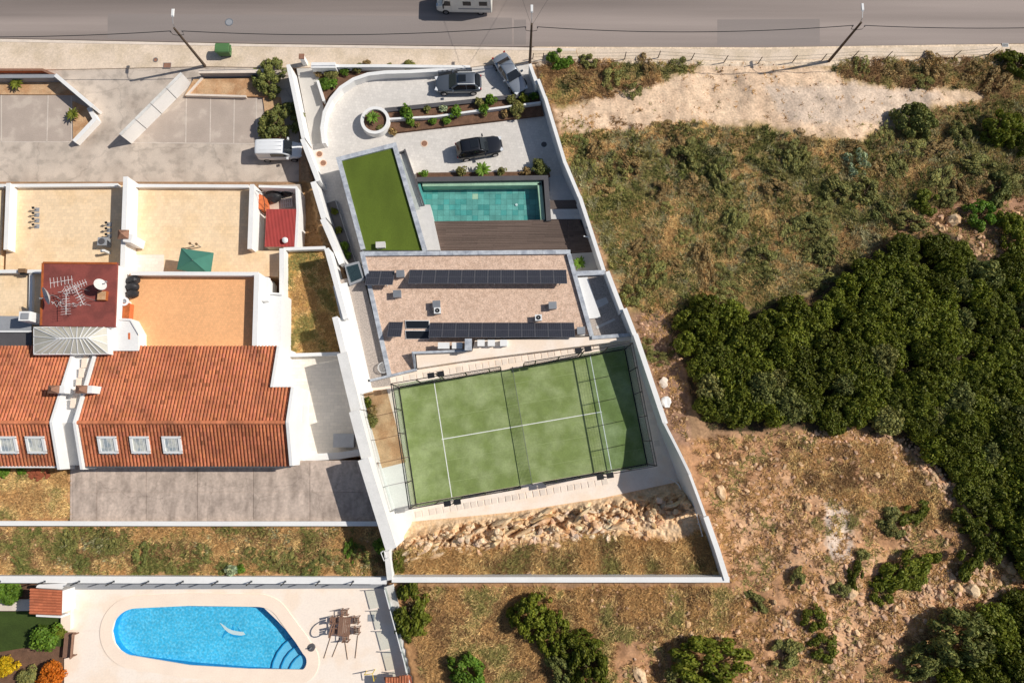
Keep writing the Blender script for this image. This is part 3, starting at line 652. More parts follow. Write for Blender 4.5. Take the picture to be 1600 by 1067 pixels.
def mod_panel(pa, xdir, wd, z0, z1, run, parent):
    """one module: lower (north) edge at pa, rising southwards"""
    p = Vector(pa); xd = xdir.normalized(); yd = Vector((xd.y, -xd.x, 0))
    c = [p+Vector((0, 0, z0)), p+xd*wd+Vector((0, 0, z0)), p+xd*wd+yd*run+Vector((0, 0, z1)), p+yd*run+Vector((0, 0, z1))]
    nrm = (c[1]-c[0]).cross(c[3]-c[0]).normalized()
    if nrm.z < 0: nrm = -nrm
    o = MB(); lo = [v-nrm*.03 for v in c]
    o.add(c+lo, [(0, 1, 2, 3), (7, 6, 5, 4), (0, 4, 5, 1), (1, 5, 6, 2), (2, 6, 7, 3), (3, 7, 4, 0)])
    fr = o.build('solar_panel', M['frame'], parent)
    L = lambda u, v, h=.004: c[0].lerp(c[1], u).lerp(c[3].lerp(c[2], u), v)+nrm*h
    q = MB()
    for v0, v1 in ((.022, .488), (.512, .978)): q.add([L(.03, v0), L(.97, v0), L(.97, v1), L(.03, v1)], [(0, 1, 2, 3)])
    q.build('cells', M['cell'], fr)
    q = MB()
    for k in range(1, 6): q.add([L(.03+.94*k/6-.004, .022, .006), L(.03+.94*k/6+.004, .022, .006), L(.03+.94*k/6+.004, .978, .006), L(.03+.94*k/6-.004, .978, .006)], [(0, 1, 2, 3)])
    for k in range(1, 12): q.add([L(.03, k/12-.002, .008), L(.97, k/12-.002, .008), L(.97, k/12+.002, .008), L(.03, k/12+.002, .008)], [(0, 1, 2, 3)])
    q.build('busbars', M['cellline'], fr)
def array(label, xa, xb, ytop, n, yb):
    zr = 4.3; a = P(xa, ytop, zr); b = P(xb, ytop, zr); bot = P((xa+xb)/2, yb, zr+.95)
    run = (a.y+b.y)/2-bot.y; b.y = a.y
    t = thing('solar_array', label, 'solar panels', (a+b)/2, 0, 'solar panel rows on the gravel roof')
    wd = (b-a).length/n
    for i in range(n):
        mod_panel(a+Vector((wd*i+.012, 0, 0))-Vector((0, 0, zr)), Vector((1, 0, 0)), wd-.024, zr, zr+.95, run, t)
        if i % 3 == 0 or i == n-1:
            x = a.x+wd*i+wd*.5; yb_ = a.y-run
            s = MB().bar((x, a.y-.05, zr), (x, yb_+.1, zr), .04).bar((x, yb_+.1, zr), (x, yb_+.08, zr+.88), .04).bar((x, yb_+.45, zr), (x, yb_+.1, zr+.8), .03)
            s.build('support', M['alu'], t)
    return t
array('long upper row of twelve dark solar panels on the gravel roof', 640.5, 885, 421.5, 12, 443)
array('short pair of solar panels at the upper left corner of the gravel roof', 574, 617, 423, 2, 445)
array('long lower row of dark solar panels beside the white benches', 672, 897, 504, 11, 527)
array('single tilted solar panel near the left edge of the gravel roof', 608, 630, 503, 1, 526)
for i, (y0, y1) in enumerate(((500.5, 513.5), (516, 529.5))):
    t = thing('skylight', ('dark flat skylight with white frame, the upper of two', 'dark flat skylight with white frame, the lower of two')[i], 'skylight', P(652, (y0+y1)/2, 4.25), 0, 'skylights in the gravel roof')
    MB().prism([P(x, y, 4.34) for x, y in [(633, y0), (671, y0), (671, y1), (634, y1)]], 4.25).build('frame', M['alu'], t)
    MB().prism([P(x, y, 4.37) for x, y in [(634, y0+1), (670, y0+1), (670, y1-.6), (635, y1-.6)]], 4.345).build('pane', M['dglass'], t)
def vent(px, py, label, fan=False, sz=.62):
    p = P(px, py, 4.25); t = thing('roof_vent', label, 'vent', p, 0, 'vent boxes on the gravel roof')
    MB().box(0, 0, 0, .55, sz, sz*.9, .05).build('housing', M['grey'], t, local=True)
    MB().box(0, 0, .553, .60, sz+.08, sz*.9+.08, .05).build('cover', M['plastic' if fan else 'steel'], t, local=True)
    if fan: MB().ring(0, 0, .63, .05, .2, .603, 16).build('fan_grille', M['black'], t, local=True)
vent(627, 430, 'grey vent box between the short pair and the long upper row of panels')
vent(622, 461, 'grey vent box below the short pair of panels')
vent(683, 477, 'grey vent box touching a white fan unit', sz=.6)
vent(684.5, 487, 'small white fan unit below a grey vent box', True, .52)
vent(863, 479, 'grey vent box near the right side of the gravel roof')
vent(841, 498, 'small white fan unit touching the lower panel row', True, .52)
vent(907, 518, 'grey vent box at the right end of the lower panel row')
def bench(px, py, wd, label):
    p = P(px, py, 4.8); t = thing('white_bench', label, 'bench', p, 0, 'white benches on the villa terrace')
    MB().box(0, 0, .38, .48, wd, .55).build('seat', M['white'], t, local=True)
    for s in (-1, 1): MB().box(s*(wd/2-.08), 0, -.06, .377, .1, .5).build('leg', M['white'], t, local=True)
bench(694, 541, 1.0, 'white block bench at the left end of the row below the panels'); bench(715, 541, .9, 'white block bench beside the grey pillar')
for x, lb in ((752, 'white block seat right of the grey pillar'), (768, 'white block seat in the middle of the row'), (787, 'white block seat at the right end of the row')): bench(x, 537, .62, lb)
t = thing('grey_pillar', 'grey square chimney pillar between the white seats', 'pillar', P(733, 541, 4.8))
MB().box(0, 0, -.3, 1.1, .5, .9).build('shaft', M['grey'], t, local=True); MB().box(0, 0, 1.103, 1.16, .6, 1.0).build('cap', M['marble'], t, local=True)
sheet('white_ramp', [(901, 434), (918, 433), (939, 496), (920, 498)], 4.1, M['white'], .2)
sheet('pale_slab', [(930, 470), (947, 464), (951, 473), (934, 482)], 3.93, M['granite'], .03); sheet('pale_slab', [(931, 510), (960, 497), (962, 500), (933, 514)], 3.93, M['granite'], .03)
# round wire lounge chair
t = thing('wire_chair', 'round white wire lounge chair at the end of the gravel passage', 'chair', P(600, 575, 4.0))
MB().ring(0, 0, .42, .44, .48, .39, 24).build('rim', M['plastic'], t, local=True)
q = MB()
for k in range(-4, 5): q.bar((k*.1, -(.45**2-(k*.1)**2)**.5, .40), (k*.1, (.45**2-(k*.1)**2)**.5, .40), .02)
q.build('seat', M['plastic'], t, local=True)
for a in range(4): MB().bar((.35*math.cos(a*1.57+.78), .35*math.sin(a*1.57+.78), 0), (.46*math.cos(a*1.57+.78), .46*math.sin(a*1.57+.78), .40), .03).build('leg', M['plastic'], t, local=True)

# ------------------------------------------------------------------ padel court
C = P(815.7, 664.7, 4.0); ANG = math.atan2(42, 247)
t = thing('padel_court', 'green padel court with glass and black mesh enclosure', 'court', C, ANG)
MB().box(0, 0, -.06, .012, 20.0, 10.0).build('turf', M['turf'], t, local=True)
lw = .07
for x in (-6.95, 6.95): MB().box(x, 0, .014, .018, lw, 9.96).build('court_line', M['turfline'], t, local=True)
MB().box(0, 0, .020, .024, 14.1, lw).build('court_line', M['turfline'], t, local=True)
for y in (-3.7, -1.85, 1.85, 3.7): MB().box(random.uniform(-.2, .2), y, .0125, .0135, 19.4, .035).build('turf_seam', M['seam'], t, local=True)
net = MB()
for k in range(34): net.bar((0, -4.95+k*.3, .03), (0, -4.95+k*.3, .86), .012)
for k in range(9): net.bar((0, -4.98, .06+k*.1), (0, 4.98, .06+k*.1), .01)
n = tag(net.build('net', M['wire'], t, local=True), kind='stuff')
MB().box(0, 0, .87, .92, .03, 9.96).build('net_tape', M['frame'], t, local=True)
for s in (-1, 1): MB().box(0, s*5.03, 0, 1.0, .08, .08).build('net_post', M['black'], t, local=True)
hx, hy = 10.06, 5.06
def post(x, y, h, nm='post'): MB().box(x, y, -.02, h, .09, .07).build(nm, M['black'], t, local=True)
for s in (-1, 1):
    for k in range(6): post(s*hx, -5.05+k*2.02, 4.0)
    for k in range(5):
        y = -5.05+k*2.02
        MB().box(s*hx, y+1.01, .03, 3.0, .014, 1.9).build('glass_panel', M['glass'], t, local=True)
    MB().box(s*hx, 0, 3.96, 4.04, .07, 10.1).build('rail', M['black'], t, local=True)
    MB().box(s*hx, 0, 3.0, 3.06, .05, 10.1).build('rail', M['black'], t, local=True)
    MB().box(s*hx, 0, -.02, .03, .09, 10.1).build('rail', M['black'], t, local=True)
    q = MB()
    for k in range(40): q.bar((s*hx, -5+k*.256, 3.06), (s*hx, -5+k*.256, 3.96), .008)
    for k in range(4): q.bar((s*hx, -5, 3.2+k*.2), (s*hx, 5, 3.2+k*.2), .008)
    tag(q.build('mesh_panel', M['wire'], t, local=True), kind='stuff')
    # long sides: glass corner, then mesh, with a gate at the net
    for k in range(11):
        if k == 5: continue
        x = -10+k*2.0
        if k not in (0, 10): post(x, s*hy, 4.0 if k in (1, 2, 8, 9) else 3.0)
    for x0 in (-9, 9): MB().box(x0, s*hy, .03, 3.0, 1.9, .014).build('glass_panel', M['glass'], t, local=True)
    for x0 in (-7, 7): MB().box(x0, s*hy, .03, 2.0, 1.9, .014).build('glass_panel', M['glass'], t, local=True)
    for (a, b, h) in ((-10, -6, 4.0), (6, 10, 4.0), (-6, -1, 3.0), (1, 6, 3.0)):
        MB().box((a+b)/2, s*hy, h-.04, h+.04, b-a, .06).build('rail', M['black'], t, local=True)
        MB().box((a+b)/2, s*hy, -.02, .03, b-a, .08).build('rail', M['black'], t, local=True)
    q = MB()
    for a, b in ((-6, -1), (1, 6)):
        for k in range(int((b-a)/.2)+1): q.bar((a+k*.2, s*hy, .03), (a+k*.2, s*hy, 2.97), .008)
        for k in range(14): q.bar((a, s*hy, .1+k*.2), (b, s*hy, .1+k*.2), .008)
    tag(q.build('mesh_panel', M['wire'], t, local=True), kind='stuff')
    for x0 in (-1.0, 1.0): post(x0, s*hy, 2.2)
for (px, py) in ((681, 587), (912, 550), (706, 782), (946, 745)):
    hd = P(px, py, 8.6)-C; hd = Matrix.Rotation(-ANG, 3, 'Z') @ hd; sy = 1 if hd.y > 0 else -1
    fl = MB().tube([(hd.x, sy*5.2, 0), (hd.x, sy*5.2, 4.5)], .05, 8).build('light_pole', M['black'], t, local=True)
    MB().bar((hd.x-.55, sy*5.2, 4.5), (hd.x+.55, sy*5.2, 4.5), .06).build('cross_arm', M['black'], fl, local=True)
    for dxx in (-.4, .4): MB().box(hd.x+dxx, sy*5.12, 4.42, 4.58, .55, .42).build('lamp_head', M['black'], fl, local=True)
# stepping slabs round the court
t = thing('stepping_slabs', 'row of square pale paving slabs set round the padel court', 'paving', C, ANG)
me = MB().box(0, 0, -.05, .035, .48, .5).mesh('paving_slab', M['granite']); M['granite2'] = mat('paving slab', S(236, 220, 204), .85, .05, 1.5, .05, 10, rnd=.1)
me.materials[0] = M['granite2']
def slab(x, y, r=0.):
    o = bpy.data.objects.new('paving_slab', me); COL.objects.link(o); o.parent = t
    o.location = (x, y, -.055+random.uniform(-.004, .006)); o.rotation_euler = (0, 0, r+random.uniform(-.02, .02))
for k in range(35):
    x = -9.9+k*.585
    if -10 < x < 10.3: slab(x, 5.75+.0*k)
for k in range(34):
    x = -10+k*.6
    if x < 6.6: slab(x, -5.9)
for k in range(16): slab(11.25, 4.6-k*.62)
# ------------------------------------------------------------------ neighbouring terraces
def prismt(parent, name, poly, z, zb, m):
    return MB().prism([P(x, y, z) for x, y in poly], zb).build(name, m, parent)
wall('terrace_wall', 'white parapet wall on the left edge of the terrace with vent pipes', 'wall', [([(12.5, 286), (8.5, 390)], 3.8, .3, 1)], 2.8)
wall('terrace_wall', 'tall white party wall with chimney between the two beige terraces', 'wall', [([(196, 276), (191, 420)], 4.65, .34, 1)], 2.8)
wall('terrace_wall', 'white end wall between the beige terrace and the red sheet roof', 'wall', [([(393.5, 288), (390, 389)], 3.9, .34, .3)], 2.8)
wall('terrace_parapet', 'thin white front parapet of the left beige terrace', 'wall', [([(16, 290), (184, 289)], 3.3, .22, .3)], 2.8)
wall('terrace_parapet', 'thin white front parapet of the right beige terrace', 'wall', [([(211, 290), (388, 291)], 3.3, .22, .3)], 2.8)
wall('terrace_parapet', 'thin white front parapet at the far left terrace', 'wall', [([(-200, 291), (8, 290)], 3.3, .22, .3)], 2.8)
wall('terrace_wall', 'white wall along the upper edge of the apricot terrace', 'wall', [([(204, 427), (404, 428)], 6.3, .26, 2)], 5.6)
wall('terrace_wall', 'white wall on the right edge of the apricot terrace', 'wall', [([(401, 428), (397.5, 544)], 6.6, .34, 2)], 5.6)
wall('terrace_wall', 'thin white wall along the lower terrace edge at far left', 'wall', [([(-200, 424), (66, 424)], 5.9, .22, 2)], 5.4)
# white annex east of the apricot terrace
t = thing('white_annex', 'low white annex with small slotted vents beside the grassy yard', 'annex', P(425, 490, 3))
prismt(t, 'body', [(403, 455), (440, 458), (439, 548), (400, 548)], 5.3, 1.5, M['white'])
prismt(t, 'raised_block', [(407, 432), (419, 433), (418, 470), (405, 470)], 5.9, 5.303, M['white'])
for i in range(6): mbox('vent_slot', M['black'], t, *P(420.5, 467+i*3.2, 0).to_2d(), 5.303, 5.33, .3, .06, .1)
mbox('hatch', M['plastic'], t, *P(413, 528, 0).to_2d(), 5.303, 5.36, .25, .5, .05)
prismt(t, 'parapet', [(403, 455), (440, 458), (440, 461), (403, 458)], 5.5, 5.303, M['white'])
wall('yard_wall', 'long pale wall on the left side of the grassy yard', 'wall', [([(440, 388), (440, 466)], 3.9, .34, 1)], 2.6)
wall('yard_fence', 'thin grey rail wall across the top of the grassy yard', 'wall', [([(443, 389), (508, 387)], 3.3, .2, 1)], 2.6)
# red sheet shed with front yard
sheet('back_yard', [(410, 290), (470, 288), (474, 392), (408, 392)], 1.0, M['lot'], .6)
t = thing('sheet_shed', 'shed with red corrugated sheet roof beside the white end wall', 'shed', P(440, 358, 1))
c = [P(416, 327, 3.0), P(464, 327, 2.85), P(461, 386, 2.85), P(413, 386, 3.0)]; mb = MB(); n = 22
for i in range(n):
    a, b = i/n, (i+1)/n; m_ = (a+b)/2; up = Vector((0, 0, .07))
    p0, p1 = c[0].lerp(c[1], a), c[3].lerp(c[2], a); q0, q1 = c[0].lerp(c[1], m_)+up, c[3].lerp(c[2], m_)+up; r0, r1 = c[0].lerp(c[1], b), c[3].lerp(c[2], b)
    mb.add([p0, p1, q1, q0], [(0, 1, 2, 3)]); mb.add([q0, q1, r1, r0], [(0, 1, 2, 3)])
mb.build('sheet_roof', M['redsheet'], t)
prismt(t, 'body', [(417, 328), (463, 328), (460, 385), (414, 385)], 2.8, .8, M['white'])
p = P(446, 376, 3.0); MB().blob(p.x, p.y, p.z+.15, .28, .28, .2, 3, jit=.1, lev=2).build('roof_vent', M['plastic'], t, True)
wall('yard_fence', 'narrow white fence wall right of the red sheet roof', 'wall', [([(463.5, 294), (465, 330), (462, 386)], 2.9, .16, .5)], 1)
wall('yard_fence', 'white rail wall in front of the small back yard', 'wall', [([(404, 291), (464, 293)], 2.6, .16, .5)], 1)
for (px, py, r) in ((430, 309, .75), (450, 301, .6), (424, 303, .45)):
    p = P(px, py, 1.0); o = MB().blob(p.x, p.y, p.z+r*.5, r, r*.8, r*.6, int(px), jit=.2, lev=2).build('covered_heap', M['tarp'], None, True)
    tag(o, {430: 'large dark covered heap in the shaded back yard', 450: 'dark covered heap in the corner of the back yard', 424: 'smallest dark heap beside the white end wall'}[px], 'heap', 'covered heaps in the back yard')
t = thing('plastic_pallet', 'slatted pale pallet leaning in the back yard above the red sheet roof', 'pallet', P(448, 318, 1.02), .1)
for k in range(6): MB().box(-.5+k*.2, 0, .09, .12, .12, .9).build('slat', M['granite'], t, local=True)
for y in (-.38, 0, .38): MB().box(0, y, 0, .088, 1.1, .08).build('bearer', M['granite'], t, local=True)
t = thing('stair_rail', 'dark handrail on the terracotta stair beside the white end wall', 'railing', P(408, 310, 1))
MB().tube([P(400, 298, 3.8), P(410, 302, 3.6), P(413, 316, 3.0), P(414, 334, 2.4)], .03).build('handrail', M['wire'], t)
for (x, y, z) in ((402, 299, 3.75), (411, 305, 3.5), (413, 318, 2.9), (414, 332, 2.45)): MB().bar(P(x, y, z), P(x, y, z)-Vector((0, 0, 1.0)), .03).build('post', M['wire'], t)
prismt(t, 'stair', [(403, 303), (411, 305), (413, 328), (404, 326)], 2.6, .8, M['terracotta'])
# vent pipes on the left terrace
def pipe(px, py, i, lab):
    p = P(px, py, 2.8); t = thing('vent_pipe', lab, 'vent pipe', p, 0, 'vent pipes on the beige terrace')
    MB().box(0, 0, 0, .05, .42, .38).build('base', M['grey'], t, local=True); MB().cyl(0, 0, .053, .55, .06, 8).build('pipe', M['steel'], t, local=True)
    MB().cyl(0, 0, .56, .72, .13, 10, .05).build('cowl', M['black'], t, local=True)
for i, y in enumerate((328, 336, 345, 354)): pipe(58, y, i, ('topmost', 'second from the top', 'third from the top', 'lowest')[i]+' vent pipe in the left column on the beige terrace')
for i, y in enumerate((351, 360, 369)): pipe(171, y, i, ('topmost', 'middle', 'lowest')[i]+' vent pipe in the column beside the chimney wall')
t = thing('terrace_barbecue', 'square dark grey barbecue box on the beige terrace beside the shaded wall', 'barbecue', P(167, 381, 2.8))
MB().box(0, 0, 0, .8, .8, .75).build('body', M['grey'], t, local=True); MB().cyl(0, 0, .803, .86, .28, 16).build('burner', M['basalt'], t, local=True)
t = thing('terrace_chimney', 'small chimney with brown tile cap on the white party wall', 'chimney', P(200, 372, 4))
MB().strip([P(193, 371, 5.1), P(206, 373, 5.1)], .75, 3).build('stack', M['white'], t)
q = P(190, 365, 5.4); a = [q+Vector((sx*.5, sy*.42, -.25)) for sx, sy in ((-1, -1), (1, -1), (1, 1), (-1, 1))]
MB().add(a+[q+Vector((0, 0, .18))], [(0, 1, 4), (1, 2, 4), (2, 3, 4), (3, 0, 4), (3, 2, 1, 0)]).build('tiled_cap', M['iron'], t)
t = thing('water_tap_post', 'small white post with bowl on the terrace beside the dark doorway', 'post', P(171, 396, 2.8))
MB().box(0, 0, 0, 1.0, .25, .2).build('post', M['plastic'], t, local=True); MB().cyl(-.22, 0, .8, .86, .14, 10).build('bowl', M['grey'], t, local=True)
# parasol
t = thing('garden_parasol', 'square green parasol open on the beige terrace', 'parasol', P(304, 408, 2.8))
cn = [P(283, 388, 4.9), P(333, 395, 4.9), P(328, 430, 4.9), P(276, 421, 4.9)]; ap = (cn[0]+cn[2])/2+Vector((0, 0, .55))
for i in range(4): MB().add([cn[i], cn[(i+1) % 4], ap, cn[i]-Vector((0, 0, .12)), cn[(i+1) % 4]-Vector((0, 0, .12))], [(0, 1, 2), (0, 3, 4, 1)]).build('canopy_panel', M['canopy'], t)
for i in range(4): MB().bar(cn[i]+Vector((0, 0, .02)), ap+Vector((0, 0, .02)), .03).build('rib', M['canopy'], t)
MB().tube([(ap.x, ap.y, 2.85), ap+Vector((0, 0, .12))], .03).build('pole', M['steel'], t); MB().cyl(ap.x, ap.y, 2.8, 2.9, .3, 12).build('foot', M['basalt'], t)
for px, py, lb in ((304, 385, 'left of two short dark posts casting long shadows above the parasol'), (314, 386, 'right of two short dark posts casting long shadows above the parasol')):
    t = thing('low_post', lb, 'post', P(px, py, 2.8), 0, 'short posts on the terrace'); MB().cyl(0, 0, 0, .9, .05, 8).build('shaft', M['steel'], t, local=True); MB().cyl(0, 0, .9, 1.0, .12, 10).build('knob', M['wood'], t, local=True)
sheet('pale_slab', [(211, 398), (256, 398), (256, 425), (210, 425)], 2.815, M['terrace3'], .01)
# red flat roof room with aerials
t = thing('roof_room', 'rooftop room with dark red flat roof crowded with aerials', 'building', P(125, 460, 5))
prismt(t, 'body', [(69, 412), (181, 413), (177, 509), (65, 507)], 7.55, 3.4, M['white'])
prismt(t, 'roof_slab', [(67, 409), (183, 410), (179, 511), (62, 509)], 7.75, 7.553, M['redroof'])
for a, b in (((67, 410.5), (182, 411.5)), ((66.5, 411), (63.5, 508))): MB().bar(P(*a, 7.78), P(*b, 7.78), .16, .05).build('roof_edge', M['rust'], t)
def dish(px, py, r, az, lab):
    p = P(px, py, 7.75); t = thing('satellite_dish', lab, 'satellite dish', p, az, 'satellite dishes on the red roof')
    mb = MB(); vs = []; fs = []; nr, ns = 4, 18
    for i in range(nr+1):
        q = i/nr*r
        for j in range(ns): a = 2*math.pi*j/ns; vs.append((q*math.cos(a), q*math.sin(a), q*q*.45))
    for i in range(nr):
        for j in range(ns): fs.append((i*ns+j, (i+1)*ns+j, (i+1)*ns+(j+1) % ns, i*ns+(j+1) % ns))
    Rt = Matrix.Rotation(R(52), 3, 'Y'); vs = [Rt @ Vector(v)+Vector((.1, 0, 1.0)) for v in vs]
    mb.add(vs, fs).build('reflector', M['granite'], t, True, local=True)
    MB().tube([(0, 0, 0), (0, 0, .95)], .035).build('mast', M['steel'], t, local=True)
    MB().bar((.1, 0, .75), (.75, 0, 1.15), .03).bar((.75, 0, 1.1), (.75, 0, 1.28), .09).build('feed_arm', M['grey'], t, local=True)
dish(91, 464, .75, R(-150), 'large grey satellite dish casting an oval shadow on the red roof'); dish(165, 450, .5, R(20), 'pale satellite dish near the right edge of the red roof')
def aerial(px, py, h, az, n, lab):
    p = P(px, py, 7.75); t = thing('tv_aerial', lab, 'aerial', p, az, 'television aerials on the red roof')
    MB().tube([(0, 0, 0), (0, 0, h)], .025).build('mast', M['steel'], t, local=True)
    MB().bar((-.9, 0, h-.1), (.9, 0, h-.1), .03).build('boom', M['alu'], t, local=True)
    for k in range(n): MB().bar((-.85+k*1.7/(n-1), -.42+.02*k, h-.07), (-.85+k*1.7/(n-1), .42-.02*k, h-.07), .018).build('element', M['alu'], t, local=True)
aerial(140, 455, 1.9, R(25), 9, 'topmost white comb aerial between the two dishes'); aerial(120, 480, 1.5, R(95), 9, 'lower white comb aerial in a tangle of cables'); aerial(150, 470, 2.4, R(-60), 8, 'white aerial beside the rusty square hatch'); aerial(131, 452, 3.0, R(10), 7, 'tallest thin aerial in the middle of the red roof')
t = thing('roof_cable', 'tangle of thin white cables sprawled over the red roof', 'cable', P(125, 470, 7.78))
rr = random.Random(4)
for k in range(7):
    x, y = rr.uniform(85, 175), rr.uniform(455, 485); pts = []
    for i in range(9): pts.append(P(min(176, max(80, x)), min(505, max(445, y)), 7.80+.004*k)); x += rr.uniform(-9, 9); y += rr.uniform(-5, 7)
    MB().tube(pts, .014, 4).build('strand', M['alu'], t)
t = thing('roof_hatch', 'rusty yellow square hatch on the red roof', 'hatch', P(162, 463, 7.75)); MB().box(0, 0, 0, .28, .75, .8).build('frame', M['rust'], t, local=True); MB().box(0, 0, .283, .34, .66, .7).build('lid', M['bark'], t, local=True)
# covered things and pots at the door of the apricot terrace
o = MB()
p = P(210, 450, 5.6)
for k in range(3): o.blob(p.x+.05*k, p.y+.62-.6*k, p.z+.35, .55, .4, .45, 5+k, jit=.15, lev=2)
tag(o.build('covered_furniture', M['tarp'], None, True), 'black tarpaulin over bulky furniture on the apricot terrace', 'tarpaulin')
t = thing('round_sink', 'round white basin on the apricot terrace beside the red roof room', 'basin', P(202, 474, 5.6))
MB().cyl(0, 0, 0, .7, .18, 12).build('pedestal', M['plastic'], t, local=True); MB().ring(0, 0, .85, .22, .38, .703, 20).build('rim', M['plastic'], t, local=True); MB().disc(0, 0, .74, .22, .706, 18).build('bowl', M['grey'], t, local=True)
t = thing('terracotta_shelf', 'narrow orange brick shelf below the white basin', 'shelf', P(204, 490, 5.6)); MB().box(0, 0, 0, .7, .5, 1.5).build('body', M['terracotta'], t, local=True); MB().box(0, 0, .703, .76, .58, 1.56).build('top', M['rust'], t, local=True)
# white stair block right of the red roof
t = thing('stair_block', 'white rendered stair block between the red roof and the apricot terrace', 'building', P(195, 520, 5))
prismt(t, 'body', [(168, 496), (204, 498), (216, 520), (216, 548), (166, 548)], 6.9, 4, M['white'])
prismt(t, 'roof_edge', [(168, 496), (204, 498), (216, 520), (216, 523), (203, 501), (168, 499)], 7.02, 6.903, M['white'])
prismt(t, 'slit_window', [(200, 520), (203, 520), (203, 530), (200, 530)], 6.93, 6.903, M['terracotta'])
prismt(t, 'blue_glass_hatch', [(160, 496), (172, 496), (172, 511), (160, 511)], 7.1, 6.0, M['dglass'])
t = thing('side_chimney', 'small white chimney with grey cover at the left corner of the glass roof', 'chimney', P(62, 500, 6)); MB().box(0, 0, -.5, 1.9, .9, .8).build('stack', M['white'], t, local=True); MB().box(.1, 0, 1.903, 2.0, .6, .5).build('cover', M['grey'], t, local=True)
# glass roof
t = thing('glass_roof', 'hipped translucent glass roof with white ribs between the red roof and the clay tiles', 'glass roof', P(110, 532, 7))
M['poly'] = mat('milky roof glazing', S(186, 182, 168), .35, .12, .8, .05, 6, spec=.5, rnd=.1)
ze, zr_ = 7.6, 8.3
A0, A1, A2, A3 = P(53, 512, ze), P(166, 509, ze), P(168, 552, ze), P(53, 553, ze); R0, R1 = P(92, 529, zr_), P(138, 528, zr_)
def glaz(e0, e1, r0, r1, n):
    for i in range(n):
        a, b = i/n+.01, (i+1)/n-.01
        q = [e0.lerp(e1, a), e0.lerp(e1, b), r0.lerp(r1, b), r0.lerp(r1, a)]
        if (q[2]-q[3]).length < .01: q = q[:3]
        MB().add(q, [tuple(range(len(q)))]).build('glass_pane', M['poly'], t)
        up = Vector((0, 0, .03)); MB().bar(e0.lerp(e1, i/n)+up, r0.lerp(r1, i/n)+up, .06, .05).build('rib', M['alu'], t)
glaz(A0, A1, R0, R1, 10); glaz(A2, A3, R1, R0, 10); glaz(A1, A2, R1, R1, 3); glaz(A3, A0, R0, R0, 3)
MB().bar(R0+Vector((0, 0, .04)), R1+Vector((0, 0, .04)), .1, .08).build('ridge', M['alu'], t)
MB().strip([A0, A1, A2, A3], .12, 6.9, close=True).build('eaves_frame', M['alu'], t)
prismt(t, 'wall', [(58, 514), (163, 512), (165, 549), (58, 550)], 7.0, 5, M['white'])
# pergola roof at far left
t = thing('lean_to_roof', 'grey shaded lean-to roof with pale glazing bar at far left', 'roof', P(20, 515, 6))
prismt(t, 'sheet', [(-200, 492), (49, 494), (49, 517), (-200, 517)], 6.3, 6.2, M['grey']); prismt(t, 'sheet', [(-200, 519), (49, 519), (49, 548), (-200, 548)], 6.25, 6.15, M['basalt']); MB().bar(P(-200, 518, 6.38), P(49, 518, 6.38), .14, .08).build('bar', M['alu'], t)
wall('terrace_wall', 'short pale wall between the far left terrace and the red roof', 'wall', [([(48, 428), (47, 492)], 5.75, .2, 3)], 5.4)
t = thing('roof_lantern', 'small dark box lamp on the thin far left terrace wall', 'lamp', P(37, 424, 5.9)); MB().box(0, 0, .0, .3, .6, .35).build('hood', M['wood'], t, local=True); MB().box(0, -.25, -.2, .1, .5, .16).build('housing', M['black'], t, local=True)

# ------------------------------------------------------------------ clay tile roofs
yN = P(300, 541, 6.6).y; yR = P(300, 660, 8.6).y; yS = P(300, 727.5, 7.3).y; zN, zR, zS = 6.6, 8.6, 7.15
def slope(mb, x0, x1, ye, ze, yr, zr, pitch=.285, row=.37, mask=None, slope_shade=1., rel=.34):
    n = int(round((x1-x0)/pitch)); dx = (x1-x0)/n; L = math.hypot(yr-ye, zr-ze); nr = int(round(L/row)); d = Vector((0, (yr-ye)/L, (zr-ze)/L)); nrm = Vector((0, -(zr-ze)/L, (yr-ye)/L))
    if nrm.z < 0: nrm = -nrm
    for i in range(n):
        cx = x0+(i+.5)*dx
        for j in range(nr):
            if mask and mask(cx, ye+d.y*L*(j+.5)/nr): continue
            base = Vector((cx+random.uniform(-.006, .006), ye, ze))+d*(L*j/nr); r = dx*rel
            k = random.uniform(.86, 1.10); big = vnoise(np.array([cx*8.]), np.array([base.y*8.]), 20, 71)[0]; k *= (.8+.4*big)*slope_shade
            if random.random() < .05: k *= .62
            c = (k, k*random.uniform(.93, 1.05), k*random.uniform(.9, 1.08)); vs = []
            for e, (s, lift) in enumerate(((-.02, .035), (L/nr*1.02, .0))):
                rr = r*(1.08 if e == 0 else .88)
                for a in range(5):
                    t_ = math.pi*a/4; vs.append(base+d*s+Vector((math.cos(t_)*rr, 0, 0))+nrm*(math.sin(t_)*rr*.8+lift))
            mb.add(vs, [(a, a+1, a+6, a+5) for a in range(4)]+[(4, 3, 2, 1, 0)], 0, c)
